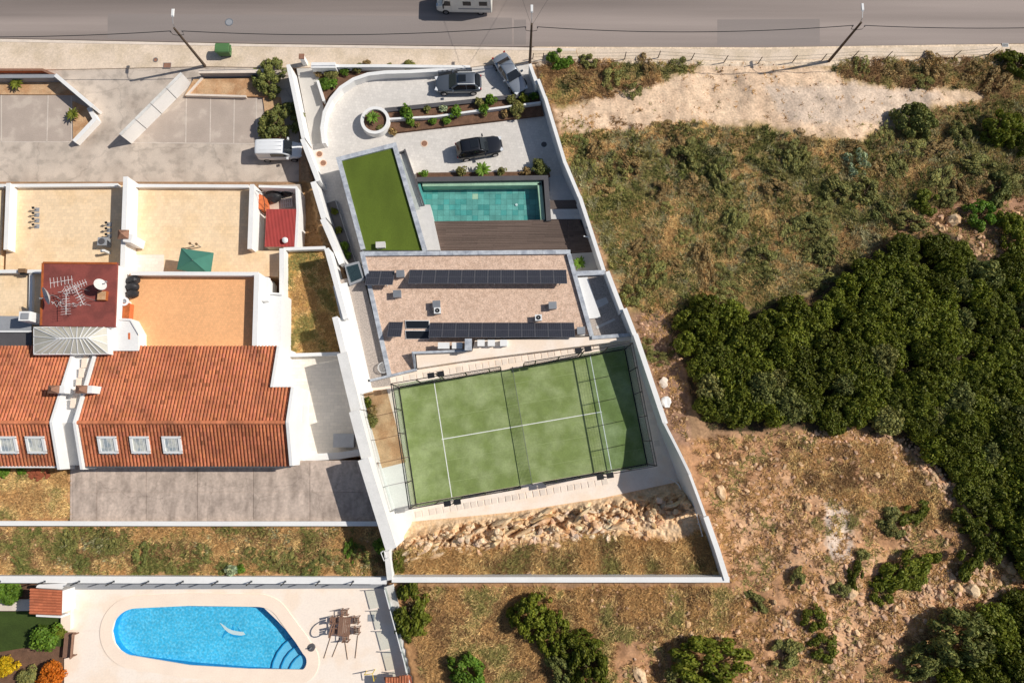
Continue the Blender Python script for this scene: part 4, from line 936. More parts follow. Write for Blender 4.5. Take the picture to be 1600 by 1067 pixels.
def roof(name, label, x0, x1, xw=None, ysplit=None, wins=()):
    t = thing(name, label, 'house', (( x0+x1)/2, yR, 3.5)); xx = xw or x1
    mask = (lambda x, y: x > x1 and y > ysplit) if xw else None
    base = MB()
    base.add([(x0, yN, zN), (x1, yN, zN), (x1, yR, zR), (x0, yR, zR)], [(0, 1, 2, 3)]); base.add([(x0, yR, zR), (xx, yR, zR), (xx, yS, zS), (x0, yS, zS)], [(0, 1, 2, 3)])
    if xw:
        zs = zN+(zR-zN)*(ysplit-yN)/(yR-yN); base.add([(x1, ysplit, zs), (xw, ysplit, zs), (xw, yR, zR), (x1, yR, zR)], [(0, 1, 2, 3)])
    base.build('roof_deck', M['tilebase'], t)
    mb = MB(); slope(mb, x0, xx, yN, zN, yR, zR, mask=mask); slope(mb, x0, xx, yS, zS, yR, zR, slope_shade=.84, rel=.30)  # shade of the rear slope is put into a darker tile tint
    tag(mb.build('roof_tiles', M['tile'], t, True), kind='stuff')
    n = int((xx-x0)/.42)
    mb = MB()
    for i in range(n):
        a = x0+(xx-x0)*i/n; b = x0+(xx-x0)*(i+1.06)/n; k = random.uniform(.85, 1.12); vs = []
        for e, x in enumerate((a, b)):
            for q in range(6): th = math.pi*q/5; r = .17-.02*e; vs.append((x, yR+math.cos(th)*r, zR+.02+math.sin(th)*r))
        mb.add(vs, [(q, q+1, q+7, q+6) for q in range(5)], 0, (k, k*.98, k*.96))
    tag(mb.build('ridge_tiles', M['tile'], t, True), kind='stuff')
    MB().box((x0+xx)/2, (yR+yS)/2, 3.0, zS-.1, xx-x0-.3, abs(yR-yS)-.3).build('rear_wall', M['white'], t)
    MB().box((x0+x1)/2, (yN+yR)/2, 3.0, zN-.1, x1-x0-.3, abs(yN-yR)-.02).build('front_wall', M['white'], t)
    MB().bar((x0, yS-.1, zS-.06), (xx, yS-.1, zS-.06), .14, .12).build('gutter', M['basalt'] if xw else M['white'], t)
    sl = (zS-zR)/(yS-yR)
    for px in wins:
        c = P(px, 695, 7.95); ang = math.atan(sl); f = bpy.data.objects.new('roof_window', None)
        w_, h_ = 1.5, 1.5; y0 = c.y; zc = zR+sl*(y0-yR)+.1
        def pt(u, v, dz): return (c.x+u, y0+v*math.cos(ang), zc+v*math.sin(ang)+dz)
        q = MB()
        for (u0, u1, v0, v1) in ((-w_/2, w_/2, h_/2-.2, h_/2), (-w_/2, w_/2, -h_/2, -h_/2+.2), (-w_/2, -w_/2+.2, -h_/2+.14, h_/2-.14), (w_/2-.2, w_/2, -h_/2+.14, h_/2-.14)):
            q.add([pt(u0, v0, .16), pt(u1, v0, .16), pt(u1, v1, .16), pt(u0, v1, .16), pt(u0, v0, -.1), pt(u1, v0, -.1), pt(u1, v1, -.1), pt(u0, v1, -.1)], [(0, 1, 2, 3), (4, 5, 1, 0), (5, 6, 2, 1), (6, 7, 3, 2), (7, 4, 0, 3)])
        fr = q.build('roof_window', M['alu'], t)
        MB().add([pt(-w_/2+.13, -h_/2+.13, .08), pt(w_/2-.13, -h_/2+.13, .08), pt(w_/2-.13, h_/2-.13, .08), pt(-w_/2+.13, h_/2-.13, .08)], [(0, 1, 2, 3)]).build('pane', M['winpane'], fr)
        q = MB()
        for u in (-.28, 0, .28, .42): q.add([pt(u-.018, -h_/2+.13, .1), pt(u+.018, -h_/2+.13, .1), pt(u+.018, h_/2-.13, .1), pt(u-.018, h_/2-.13, .1)], [(0, 1, 2, 3)])
        q.build('glazing_bar', M['alu'], fr)
        q = MB()
        for u in (-.5, -.17, .17, .5): q.add([pt(u-.1, -h_/2-.1, .05), pt(u+.1, -h_/2-.1, .05), pt(u+.1, -h_/2, .09), pt(u-.1, -h_/2, .09)], [(0, 1, 2, 3)])
        q.build('flashing', M['steel'], fr)
    return t
M['winpane'] = mat('curtained roof window pane', S(206, 206, 196), .15, .12, 2.0, .05, 5, col2=S(150, 160, 166), c2sc=1.6, spec=.6)
xL = P(113, 556, 6.8).x; x0R = P(152, 556, 6.8).x; x1R = P(434, 543, 6.6).x; xwR = P(456, 606, 7.7).x; ysp = P(440, 605, 7.7).y
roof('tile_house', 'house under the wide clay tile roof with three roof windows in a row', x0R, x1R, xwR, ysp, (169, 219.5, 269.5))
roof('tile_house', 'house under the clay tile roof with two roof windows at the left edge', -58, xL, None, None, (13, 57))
# white valley between the roofs
t = thing('valley_walls', 'white firewalls with a narrow gutter between the two clay tile roofs', 'wall', (xL+1, yR, 4))
for x in (xL+.12, x0R-.12):
    q = MB(); wd = .22; ys_ = (yN-.6, yR, yS-.3); zs_ = (zN+.42, zR+.3, zS+.25)
    for a in range(2):
        vs = []
        for yy, zz in ((ys_[a], zs_[a]), (ys_[a+1], zs_[a+1])): vs += [(x-wd/2, yy, zz), (x+wd/2, yy, zz), (x+wd/2, yy, 4), (x-wd/2, yy, 4)]
        q.add(vs, [(0, 1, 5, 4), (1, 2, 6, 5), (3, 0, 4, 7), (0, 3, 2, 1), (4, 5, 6, 7)])
    q.build('firewall', M['white'], t)
MB().add([(xL+.23, yN, zN-.1), (x0R-.23, yN, zN-.1), (x0R-.23, yR, zR-.9), (xL+.23, yR, zR-.9)], [(0, 1, 2, 3)]).build('gutter_floor', M['white'], t)
MB().add([(xL+.23, yR, zR-.9), (x0R-.23, yR, zR-.9), (x0R-.23, yS, zS-.9), (xL+.23, yS, zS-.9)], [(0, 1, 2, 3)]).build('gutter_floor', M['granite'], t)
for i in range(6): MB().box(xL+1.15, yN-.6-i*.85, zN+.1+i*.24, zN+.2+i*.24, .4, .8).build('step_plate', M['coping'], t)
def chimney(px, py, lb):
    p = P(px, py, 8.4); t = thing('roof_chimney', lb, 'chimney', p, 0, 'chimneys on the clay tile roofs')
    MB().box(0, 0, -.9, .55, .95, .6).build('stack', M['white'], t, local=True); MB().box(-.55, 0, .1, .5, .5, .5).build('cowl', M['steel'], t, local=True)
    MB().add([(-.85, -.32, .56), (.1, -.32, .56), (.1, .32, .56), (-.85, .32, .56), (-.38, -.1, .85), (-.38, .1, .85)], [(0, 1, 4), (1, 2, 5, 4), (2, 3, 5), (3, 0, 4, 5)]).build('tiled_cap', M['iron'], t, local=True)
chimney(98, 609, 'small white chimney with brown cap on the left clay tile roof'); chimney(141, 609, 'small white chimney with brown cap beside the right firewall')
# stepped white gable on the east end of the wide roof
t = thing('gable_wall', 'stepped white gable wall at the right end of the clay tile roof', 'wall', (x1R, yR, 3.6))
def gab(x, ya, za, yb, zb, yc=None, zc=None):
    q = MB(); pts = [(ya, za), (yb, zb)]+([(yc, zc)] if yc is not None else [])
    for (a, b) in zip(pts[:-1], pts[1:]):
        vs = []
        for yy, zz in (a, b): vs += [(x-.12, yy, zz+.28), (x+.12, yy, zz+.28), (x+.12, yy, 2.4), (x-.12, yy, 2.4)]
        q.add(vs, [(0, 1, 5, 4), (1, 2, 6, 5), (3, 0, 4, 7), (0, 3, 2, 1), (4, 5, 6, 7)])
    q.build('gable', M['white'], t)
zs = zN+(zR-zN)*(ysp-yN)/(yR-yN)
gab(x1R+.13, yN, zN, ysp, zs); gab(xwR+.13, ysp, zs, yR, zR, yS, zS)
MB().box((x1R+xwR)/2+.05, ysp+.05, 2.4, zs+.1, xwR-x1R-.1, .1).build('return_wall', M['white'], t)
for (x, y) in ((x1R+.26, ysp+1.6), (xwR+.26, yR+.8)): MB().box(x, y, 3.75, 5.6, .03, 1.4).build('shutter', M['plastic'], t)
wall('terrace_parapet', 'thin pale wall across the top of the white tiled side terrace', 'wall', [([(446, 555), (530, 552.5)], 4.3, .22, 1.5)], 3.6)
wall('terrace_parapet', 'white parapet at the lower edge of the white tiled side terrace', 'wall', [([(455, 716), (530, 712), (566, 706)], 4.5, .5, 1.5)], 3.6)
t = thing('cooling_unit', 'grey cooling unit standing half in shade on the white tiled side terrace', 'cooling unit', P(541, 688, 3.6))
MB().box(0, 0, .1, 1.0, 1.7, 1.1, .0).build('casing', M['grey'], t, local=True); MB().box(0, 0, 1.003, 1.05, 1.76, 1.16).build('top_plate', M['granite'], t, local=True)
for s in (-1, 1): MB().box(s*.7, 0, 0, .1, .1, 1.0).build('foot', M['black'], t, local=True)
tag(MB().cyl(*P(465, 560, 0).to_2d(), 3.6, 3.64, .16, 12).build('floor_drain', M['wood'], None), 'small round brown drain in the top corner of the side terrace', 'drain')
# yard walls and pool terrace walls
wall('low_wall', 'long low white wall between the concrete yard and the dry grass strip', 'wall', [([(-200, 818), (0, 817.5), (300, 818), (590, 818)], 5.85, .3, 4.5)], 5.3)
t = wall('retaining_wall', 'long white retaining wall with leaning fence posts above the pool terrace', 'wall', [([(-200, 904), (0, 905), (300, 906), (604, 907)], 6.1, .42, 4)], 4.6, capw=.12)
MB().strip([P(100, 916, 4.66), P(600, 914, 4.66)], .5, 4.3).build('grey_strip', M['grey'], t)  # plain grey strip along the foot of the wall
for i, px in enumerate((0, 70, 124, 178, 232, 286, 340, 393, 446, 499, 552)):
    p = P(px, 908, 6.1); q = thing('fence_post', ['leftmost', 'second', 'third', 'fourth', 'fifth', 'sixth', 'seventh', 'eighth', 'ninth', 'tenth', 'rightmost'][i]+' thin leaning fence post from the left on the white retaining wall', 'fence post', p, 0, 'leaning fence posts above the pool terrace')
    MB().bar((0, 0, 0), (.0, -.1, 1.15), .07).build('shaft', M['wire'], q, local=True); MB().box(0, 0, 0, .03, .16, .16).build('foot_plate', M['steel'], q, local=True)
t = wall('pool_side_wall', 'broad pale wall with glass railing on the right side of the pool terrace', 'wall', [([(607, 915), (632, 1005), (650, 1090), (690, 1240)], 5.5, .75, 4)], 4.6, m=M['white'], cap=M['whiteold'], capw=.02)
for i in range(5):
    a = Vector((600.5+i*9.0, 921+i*33)); b = a+Vector((8.2, 30.5))
    MB().strip([P(*a, 6.3), P(*b, 6.3)], .025, 5.52).build('glass_panel', M['glass'], t); MB().strip([P(*a, 6.34), P(*b, 6.34)], .07, 6.303).build('hand_rail', M['alu'], t)
    MB().bar(P(*a, 5.5), P(*a, 6.7), .06).build('rail_post', M['steel'], t)
# ------------------------------------------------------------------ blue pool
t = thing('swimming_pool', 'bright blue pool with rounded left end and corner steps on the pale terrace', 'pool', P(320, 995, 3))
zc = 4.66
out = []
def arc(cx, cy, rx, ry, a0, a1, n):
    return [(cx+rx*math.cos(R(a0+(a1-a0)*i/n)), cy+ry*math.sin(R(a0+(a1-a0)*i/n))) for i in range(n+1)]
out = arc(222, 988, 47, 44, 108, 270, 18) + [(300, 944.5)] + arc(396, 976, 40, 32, 270, 325, 8) + [(446, 980), (460, 997), (471, 1013)] + arc(462, 1031, 17, 21, -40, 100, 10) + [(380, 1047), (300, 1040)]
W = [P(x, y, zc) for x, y in out]

POOL = out
def shrink(k): 
    cen = sum(W, Vector())/len(W); o = []
    for v in W:
        d = (v-cen).to_2d(); L = d.length; d = d*((L-k)/L); o.append(Vector((cen.x+d.x, cen.y+d.y, 0)))
    return o
MB().strip([(v.x, v.y, 4.66) for v in shrink(-.52)], 1.0, 4.55, close=True).build('coping', M['coping'], t)
fl = shrink(-.25)
MB().prism([(v.x, v.y, 3.78) for v in fl], 2.9).build('pool_floor', M['poolblue'], t)
MB().strip([(v.x, v.y, 4.5) for v in shrink(-.1)], .2, 3.0, close=True).build('pool_wall', M['pooldark'], t)
MB().face([(v.x, v.y, 4.52) for v in shrink(-.05)]).build('water', M['waterblue'], t)
c0 = P(484, 1056, 4.5)
for k, r in enumerate((3.35, 2.55, 1.8)):
    z = 3.95+.17*k; pts = [P(485, 1052, z), P(470, 1056, z)]
    a = [Vector((c0.x-r*math.cos(R(q)), c0.y+r*math.sin(R(q)), z)) for q in (2, 16, 30, 44, 58, 72, 84)]
    MB().prism([(c0.x, c0.y, z)]+[tuple(v) for v in a], 3.1).build('pool_step', M['poolstep'], t)
    MB().strip([(v.x, v.y, z+.012) for v in a], .09, z-.02).build('step_edge', M['pooldark'], t)
dol = [(343, 972.5), (349, 976), (355, 981), (362, 984), (371, 986), (380, 987), (383, 991), (377, 992.5), (372, 992), (364, 991), (357, 988), (351, 983)]
MB().prism([P(x, y, 3.815) for x, y in dol], 3.785).build('dolphin_mosaic', M['plastic'], t)
for poly in ([(364, 976), (366, 984), (363, 986), (361, 984)], [(352, 984), (356, 988), (350, 992), (348, 997), (347, 994)], [(377, 986), (371, 979), (373, 986)], [(359, 990), (372, 993), (380, 993), (370, 996), (360, 993)]):
    MB().prism([P(x, y, 3.805) for x, y in poly], 3.785).build('mosaic_patch', M['pooldark'], t)
# ------------------------------------------------------------------ vehicles
def round_off(o):
    for p in o.data.polygons: p.use_smooth = True
    a = o.data.attributes.get('sharp_edge')
    if a: o.data.attributes.remove(a)
    md = o.modifiers.new('rounding', 'SUBSURF'); md.levels = 2; md.render_levels = 2
def car(name, label, cat, px, py, ang, L, Wd, H, paint, kind='suv', z=0.0, group='cars parked in the driveway'):
    t = thing(name, label, cat, P(px, py, z), ang, group); h = L/2; w = Wd/2
    if kind == 'suv': st = [(-h, .55, .62, .80), (-h+.12, .35, .98, .92), (-h+.6, .28, 1.02, 1.0), (-h+1.6, .25, 1.0, 1.0), (0, .25, .98, 1.0), (h-1.55, .25, .97, 1.0), (h-.9, .28, .92, .97), (h-.3, .35, .80, .89), (h-.08, .42, .70, .78), (h, .5, .60, .62)]; gh = (h-1.35, h-2.15, -h+.55, -h+.12, .72)
    elif kind == 'sedan': st = [(-h, .5, .66, .76), (-h+.2, .3, .92, .90), (-h+.8, .25, .96, .98), (-h+1.6, .22, .94, 1.0), (0, .22, .92, 1.0), (h-1.4, .22, .90, .99), (h-.8, .25, .82, .95), (h-.3, .3, .70, .86), (h-.08, .38, .62, .74), (h, .45, .54, .58)]; gh = (h-1.25, h-2.0, -h+1.35, -h+.75, .68)
    else: st = [(-h, .45, .9, .86), (-h+.08, .3, 1.08, .97), (-h+.6, .26, 1.10, 1.0), (-h+1.8, .25, 1.10, 1.0), (.2, .25, 1.08, 1.0), (h-1.3, .25, 1.05, .99), (h-.7, .28, .95, .95), (h-.25, .34, .82, .86), (h-.06, .42, .70, .72), (h, .5, .60, .56)]; gh = (h-.8, h-1.45, -h+.1, -h+.03, .84)
    mb = MB(); vs = []
    for x, zb, zt, k in st:
        W = w*k; pts = [(-W*.86, zb), (-W, zb+.2), (-W*1.0, (zb+zt)*.5), (-W*.97, zt-.1), (-W*.88, zt-.01), (-W*.45, zt+.03), (0, zt+.045)]
        pts += [(-a, b) for a, b in pts[-2::-1]]
        vs += [(x, a, b) for a, b in pts]
    n = 13; fs = [(i*n+j, i*n+(j+1) % n, (i+1)*n+(j+1) % n, (i+1)*n+j) for i in range(len(st)-1) for j in range(n)]
    fs += [tuple(range(n-1, -1, -1)), tuple(range((len(st)-1)*n, len(st)*n))]
    body = mb.add(vs, fs).build('body', paint, t, True, local=True); round_off(body)
    x0, x1, x2, x3, rw = gh; zbelt = st[4][2]-.03; wb = w*.9; wt = w*rw; zt = H
    cs = [(x0, .02, wb, wb*.98), (x1, 1, wb, wt), ((x1+x2)/2, 1.02, wb, wt*1.02), (x2, .97, wb, wt*.97), (x3, .06 if kind != 'van' else .8, wb*.95, wb*.93 if kind != 'van' else wt)]
    vs = []
    for x, q, a, b in cs:
        zz = zbelt+(zt-zbelt)*q; pts = [(-a, zbelt-.05), (-b, max(zbelt, zz-.07)), (-b*.9, zz), (0, zz+.035*q), (b*.9, zz), (b, max(zbelt, zz-.07)), (a, zbelt-.05)]
        vs += [(x, p, r) for p, r in pts]
    n = 7; fs = [(i*n+j, i*n+j+1, (i+1)*n+j+1, (i+1)*n+j) for i in range(4) for j in range(n-1)]+[tuple(range(n-1, -1, -1)), tuple(range(4*n, 5*n))]
    round_off(MB().add(vs, fs).build('cabin', paint, t, True, local=True))
    g = M['dglass']; zz = zt-.05
    def lerp(a, b, u): return a+(b-a)*u
    def pane(nm, c, off=(0, 0, .02)): MB().add([tuple(Vector(v)+Vector(off)) for v in c], [(0, 1, 2, 3)]).build(nm, g, t, local=True)
    z0_ = zbelt+.06; pane('windshield', [(x0-.08, -wb*.86, z0_), (x0-.08, wb*.86, z0_), (x1+.02, wt*.86, zt-.015), (x1+.02, -wt*.86, zt-.015)], (.03, 0, .025))
    if kind != 'van': pane('rear_window', [(x3+.06, -wb*.8, z0_+.02), (x3+.06, wb*.8, z0_+.02), (x2, wt*.84, zt-.04), (x2, -wt*.84, zt-.04)], (-.03, 0, .03))
    ends = [(x0-.35, x1-.05), (lerp(x1, x2, .52), lerp(x1, x2, .5)), (lerp(x1, x2, .98)-.05, x2+.02)]
    for s in (-1, 1):
        for i in range(1 if kind == 'van' else 2):
            (a0, a1), (b0, b1) = ends[i], ends[i+1]
            pane('side_window', [(a0-.04, s*wb*.985, zbelt+.02), (b0+.04, s*wb*.985, zbelt+.02), (b1+.05, s*wt*1.01, zt-.10), (a1-.05, s*wt*1.01, zt-.10)], (0, s*.025, 0))
        MB().box(x0-.45, s*(w+.1), zbelt-.02, zbelt+.16, .14, .24).build('wing_mirror', paint, t, local=True)
        MB().box(h-.16, s*w*.62, .62 if kind != 'sedan' else .55, .76 if kind != 'sedan' else .66, .3, w*.34, -s*.35).build('headlight', M['lampw'], t, local=True)
        MB().box(-h+.07, s*w*.74, .72, .86, .1, w*.2).build('tail_light', M['lampr'], t, local=True)
        if kind == 'suv': MB().bar((x1-.15, s*wt*.92, zt+.03), (x2+.05, s*wt*.92, zt+.03), .05, .05).build('roof_rail', M['alu'] if paint is M['cardark'] else M['black'], t, local=True)
        for x in (h-.85, -h+.85):
            wh = bpy.data.objects.new('wheel', None)
            q = MB(); q.tube([(x, s*(w-.24), .34), (x, s*(w+.01), .34)], .34, 18); wo_ = q.build('wheel', M['rubber'], t, True, local=True)
            MB().tube([(x, s*(w-.05), .34), (x, s*(w+.02), .34)], .22, 14).build('rim', M['rim'], wo_, local=True)
    if kind == 'suv': MB().box(lerp(x1, x2, .3), 0, zt+.03, zt+.045, .75, wt*1.1).build('sunroof', g, t, local=True)
    MB().box(-h-.005, 0, .6, .72, .02, .5).build('number_plate', M['plastic'], t, local=True)
    MB().box(h-.0, 0, .36, .52, .03, w*.8).build('grille', M['black'], t, local=True)
    if kind == 'van':
        for y in (-.4, 0, .4): MB().box(-.5, y, zt+.018, zt+.035, L*.5, .05).build('roof_rib', paint, t, local=True)
        MB().box(-.35, w*1.0, .4, .95, 1.0, .03).build('sliding_door', paint, t, local=True)
    return t
M['carsedan'] = mat('silver grey car paint', S(164, 170, 178), .25, .02, 1, 0, metal=.55, coat=.6)
car('parked_car', 'dark grey car with sunroof and pale roof rails parked along the curved drive', 'car', 717, 136, R(181), 4.6, 1.86, 1.62, M['cardark'])
car('parked_car', 'grey silver saloon car parked aslant in the driveway gate', 'car', 797, 120, R(-58), 4.5, 1.8, 1.45, M['carsedan'], 'sedan')
car('parked_car', 'black car parked in the lower court above the swimming pool', 'car', 749, 235, R(10), 4.55, 1.86, 1.6, M['carblack'])
car('parked_van', 'white van parked in the shade of the party wall', 'van', 441, 240, R(1), 4.3, 1.8, 1.8, M['carwhite'], 'van', group='vans')
# motorhome on the road
t = thing('motorhome', 'cream motorhome driving along the road at the top edge', 'motorhome', P(727, 9, 0), R(179))
def rbox(mb, x0, x1, y0, y1, z0, z1, r=.12):
    vs = []; 
    for (z, i) in ((z0, 0), (z1-r, 0), (z1-r*.3, r*.3), (z1, r)):
        k = r*.6
        for (x, y) in ((x0+i+k, y0+i), (x1-i-k, y0+i), (x1-i, y0+i+k), (x1-i, y1-i-k), (x1-i-k, y1-i), (x0+i+k, y1-i), (x0+i, y1-i-k), (x0+i, y0+i+k)): vs.append((x, y, z))
    fs = [(a*8+j, a*8+(j+1) % 8, (a+1)*8+(j+1) % 8, (a+1)*8+j) for a in range(3) for j in range(8)]+[tuple(range(24, 32)), tuple(range(7, -1, -1))]
    return mb.add(vs, fs)
rbox(MB(), -2.75, 1.35, -1.05, 1.05, .45, 2.75).build('body', M['cream'], t, True, local=True)
mb = MB(); vs = []
for x, zb, zt, w in ((1.3, .4, 2.6, 1.02), (1.9, .4, 2.45, 1.0), (2.2, .4, 1.35, .98), (2.55, .42, 1.15, .95), (2.8, .5, .8, .86)):
    vs += [(x, -w, zb), (x, -w, zt-.1), (x, -w*.88, zt), (x, w*.88, zt), (x, w, zt-.1), (x, w, zb)]
mb.add(vs, [(i*6+j, i*6+(j+1) % 6, (i+1)*6+(j+1) % 6, (i+1)*6+j) for i in range(4) for j in range(6)]+[tuple(range(5, -1, -1)), tuple(range(24, 30))]).build('cab', M['cream'], t, True, local=True)
MB().add([(2.22, -.86, 1.42), (2.22, .86, 1.42), (1.95, .84, 2.38), (1.95, -.84, 2.38)], [(0, 1, 2, 3)]).build('windshield', M['dglass'], t, local=True)
for s in (-1, 1):
    MB().add([(1.35, s*1.03, 1.4), (2.05, s*1.02, 1.4), (1.9, s*1.015, 2.1), (1.35, s*1.03, 2.1)], [(0, 1, 2, 3)]).build('cab_window', M['dglass'], t, local=True)
    for x in (-1.9, -.3): MB().box(x, s*1.06, 1.55, 2.15, .8, .03).build('side_window', M['dglass'], t, local=True)
    MB().box(2.05, s*1.2, 1.35, 1.75, .12, .22).build('wing_mirror', M['black'], t, local=True)
    MB().box(2.72, s*.6, .78, .98, .2, .3).build('headlight', M['lampw'], t, local=True)
    MB().box(-1.0, s*1.057, .95, 1.12, 3.2, .015).build('stripe', M['grey'], t, local=True)
    for x in (1.9, -1.6):
        o = MB().tube([(x, s*.8, .34), (x, s*1.03, .34)], .34, 16).build('wheel', M['rubber'], t, True, local=True); MB().tube([(x, s*.98, .34), (x, s*1.04, .34)], .2, 12).build('rim', M['rim'], o, local=True)
for x, y in ((-1.6, .0), (.2, .3)): MB().box(x, y, 2.752, 2.84, .6, .6).build('roof_vent', M['plastic'], t, local=True)
# ------------------------------------------------------------------ street furniture
def pole(px, py, h, lab):
    p = P(px, py, .1); t = thing('utility_pole', lab, 'utility pole', p, 0, 'wooden utility poles along the road')
    MB().tube([(0, 0, -.1), (0, 0, h)], .15, 10, r1=.10).build('shaft', M['oldwood'], t, True, local=True)
    a = MB().tube([(0, 0, h-.4), (0, .3, h+.25), (0, .9, h+.4)], .03, 6).build('lamp_arm', M['steel'], t, local=True)
    MB().box(0, 1.25, h+.36, h+.48, .24, .8, top=.8).build('lamp_head', M['plastic'], a, local=True)
    b = MB().tube([(-.55, -.05, h-.5), (-.5, -.1, h-.85), (0, -.12, h-.95), (.5, -.1, h-.85), (.55, -.05, h-.5)], .025, 6).build('bracket', M['wire'], t, local=True)
    for x in (-.55, .55): MB().cyl(x, -.05, h-.52, h-.36, .06, 8).build('insulator', M['basalt'], b, local=True)
    return p, h
poles = [pole(320, 103, 6.3, 'wooden lamp pole beside the slanting panel wall'), pole(828, 97, 6.3, 'wooden lamp pole at the driveway gate'), pole(1296, 95, 6.3, 'wooden lamp pole beside the sandy track')]
def cable(a, b, sag, lab, r=.035):
    pts = [Vector(a).lerp(Vector(b), i/24)-Vector((0, 0, sag*4*(i/24)*(1-i/24))) for i in range(25)]
    o = MB().tube(pts, r, 5).build('overhead_cable', M['wire']); tag(o, lab, 'cable', 'overhead cables along the road')
tops = [p+Vector((0, 0, h-.45)) for p, h in poles]; ext = Vector((29, .4, 0))
cable(tops[0]-ext+Vector((-.55, 0, 0)), tops[0]-Vector((.55, 0, 0)), .6, 'sagging dark cable running off left from the pole beside the panel wall')
cable(tops[0]+Vector((.55, 0, 0)), tops[1]-Vector((.55, 0, 0)), .9, 'sagging dark cable between the left pole and the gate pole')
cable(tops[1]+Vector((.55, 0, 0)), tops[2]-Vector((.55, 0, 0)), .9, 'sagging dark cable between the gate pole and the pole beside the sandy track')
cable(tops[2]+Vector((.55, 0, 0)), tops[2]+Vector((.55, 0, 0))+ext, .7, 'sagging dark cable running off right from the pole beside the sandy track')
cable(tops[1]+Vector((0, .1, 0)), tops[1]+Vector((9, 16, .8)), .3, 'thin cable crossing the road up to the right from the gate pole', .012); cable(tops[1]+Vector((0, .1, 0)), tops[1]+Vector((-5, 16, .8)), .3, 'thin cable crossing the road up to the left from the gate pole', .012)
t = thing('rubbish_container', 'green wheeled rubbish container on the pale pavement', 'rubbish container', P(354, 84, .1))
MB().box(0, 0, .18, 1.0, 1.15, .8, 0, top=1.12).build('tub', M['bin'], t, local=True)
lid = MB(); vs = []
for i in range(7):
    a = math.pi*i/6; vs += [(-.68, -math.cos(a)*.5, 1.01+math.sin(a)*.18), (.68, -math.cos(a)*.5, 1.01+math.sin(a)*.18)]
lid.add(vs, [(2*i, 2*i+1, 2*i+3, 2*i+2) for i in range(6)]+[tuple(range(0, 14, 2)), tuple(range(13, 0, -2))]).build('lid', M['bin'], t, local=True)
for s in (-1, 1):
    MB().box(s*.75, 0, .85, .97, .08, .7).build('handle', M['bin'], t, local=True)
    for y in (-.3, .3): MB().tube([(s*.45-.04, y, .09), (s*.45+.04, y, .09)], .09, 10).build('wheel', M['rubber'], t, local=True)
def cover(px, py, r, z, lab, m='iron', rim=None, nm='manhole_cover'):
    p = P(px, py, z); t = thing(nm, lab, 'manhole cover', p, 0, 'manhole covers in the paving')
    MB().disc(0, 0, .014, r, .0, 20).build('lid', M[m], t, local=True)
    MB().ring(0, 0, .022, r, r*1.28, 0, 24).build('rim', M[rim or 'steel'], t, local=True)
M['pinkrim'] = mat('pinkish concrete ring', S(226, 196, 172), .85, .05, 2, .05, 10)
cover(499, 241, .28, .004, 'upper of two round rusty covers beside the party wall', rim='pinkrim'); cover(505, 255, .28, .004, 'lower of two round rusty covers beside the party wall', rim='pinkrim')
cover(663, 224.5, .28, .004, 'round rusty cover in the middle of the lower court', rim='pinkrim'); cover(850, 226, .28, .004, 'round dark cover in the shade of the right boundary wall', 'basalt', 'granite')
cover(358, 35, .32, .006, 'grey round cover in the road above the green container', 'grey'); cover(243, 94, .2, .104, 'small round rusty cover in the pale pavement', 'iron')
t = thing('utility_hatch', 'square rusty hatch in the pale pavement', 'hatch', P(261, 102.5, .1)); MB().box(0, 0, 0, .012, .72, .5).build('lid', M['iron'], t, local=True); MB().box(0, 0, 0, .008, .8, .58).build('frame', M['steel'], t, local=True)
t = thing('road_drain', 'small rusty drain grate at the right end of the road edge', 'drain', P(1571, 71, .01)); MB().box(0, 0, 0, .03, .6, .4).build('frame', M['steel'], t, local=True)
for k in range(5): MB().box(-.22+k*.11, 0, .031, .045, .05, .34).build('grate_bar', M['black'], t, local=True)
# wire fence along the meadow
fp = [(832, 95), (848, 94), (976, 93), (1028, 91), (1080, 94), (1131, 98), (1184, 100), (1238, 98), (1284, 95), (1332, 91), (1384, 92), (1436, 93), (1490, 90), (1545, 85)]
for i, (x, y) in enumerate(fp):
    p = G(x, y); q = thing('fence_stake', ('first', 'second', 'third', 'fourth', 'fifth', 'sixth', 'seventh', 'eighth', 'ninth', 'tenth', 'eleventh', 'twelfth', 'thirteenth', 'fourteenth')[i]+' wooden stake of the roadside wire fence from the gate pole', 'fence post', p, 0, 'stakes of the roadside wire fence')
    MB().tube([(0, 0, -.1), (random.uniform(-.06, .06), random.uniform(-.05, .05), 1.25)], .05, 6, r1=.04).build('stake', M['oldwood'], q, local=True)
t = thing('wire_fence', 'two thin wires strung on the stakes along the road', 'fence', G(*fp[0]))
for h in (.6, 1.15): MB().tube([G(x, y)+Vector((0, 0, h)) for x, y in fp], .012, 4).build('wire', M['wire'], t)
# gate leaf and pillars at the driveway
t = thing('sliding_gate', 'grey sliding gate leaf standing open behind the white front wall', 'gate', P(712, 111, 0))
MB().strip([P(684, 111.5, 1.0), P(737, 106.5, 1.0)], .12, .1).build('gate_leaf', M['grey'], t)
for k in range(7): MB().strip([P(685+k*7.4, 111.6-k*.7, 1.04), P(690+k*7.4, 111.1-k*.7, 1.04)], .15, 1.002).build('cap_strip', M['steel'], t)
t = thing('gate_track', 'thin steel gate track across the drive to the silver car', 'gate track', P(755, 110, 0)); MB().bar(P(735, 110, .02), P(775, 106, .02), .06, .03).build('rail', M['steel'], t)
for (x, y, lb) in ((478, 101, 'small brown tiled gate pillar at the entrance path'),): 
    t = thing('gate_pillar', lb, 'pillar', P(x, y, 0)); MB().box(0, 0, 0, 1.4, .42, .42).build('shaft', M['white'], t, local=True); MB().box(0, 0, 1.403, 1.5, .52, .52).build('cap', M['iron'], t, local=True)
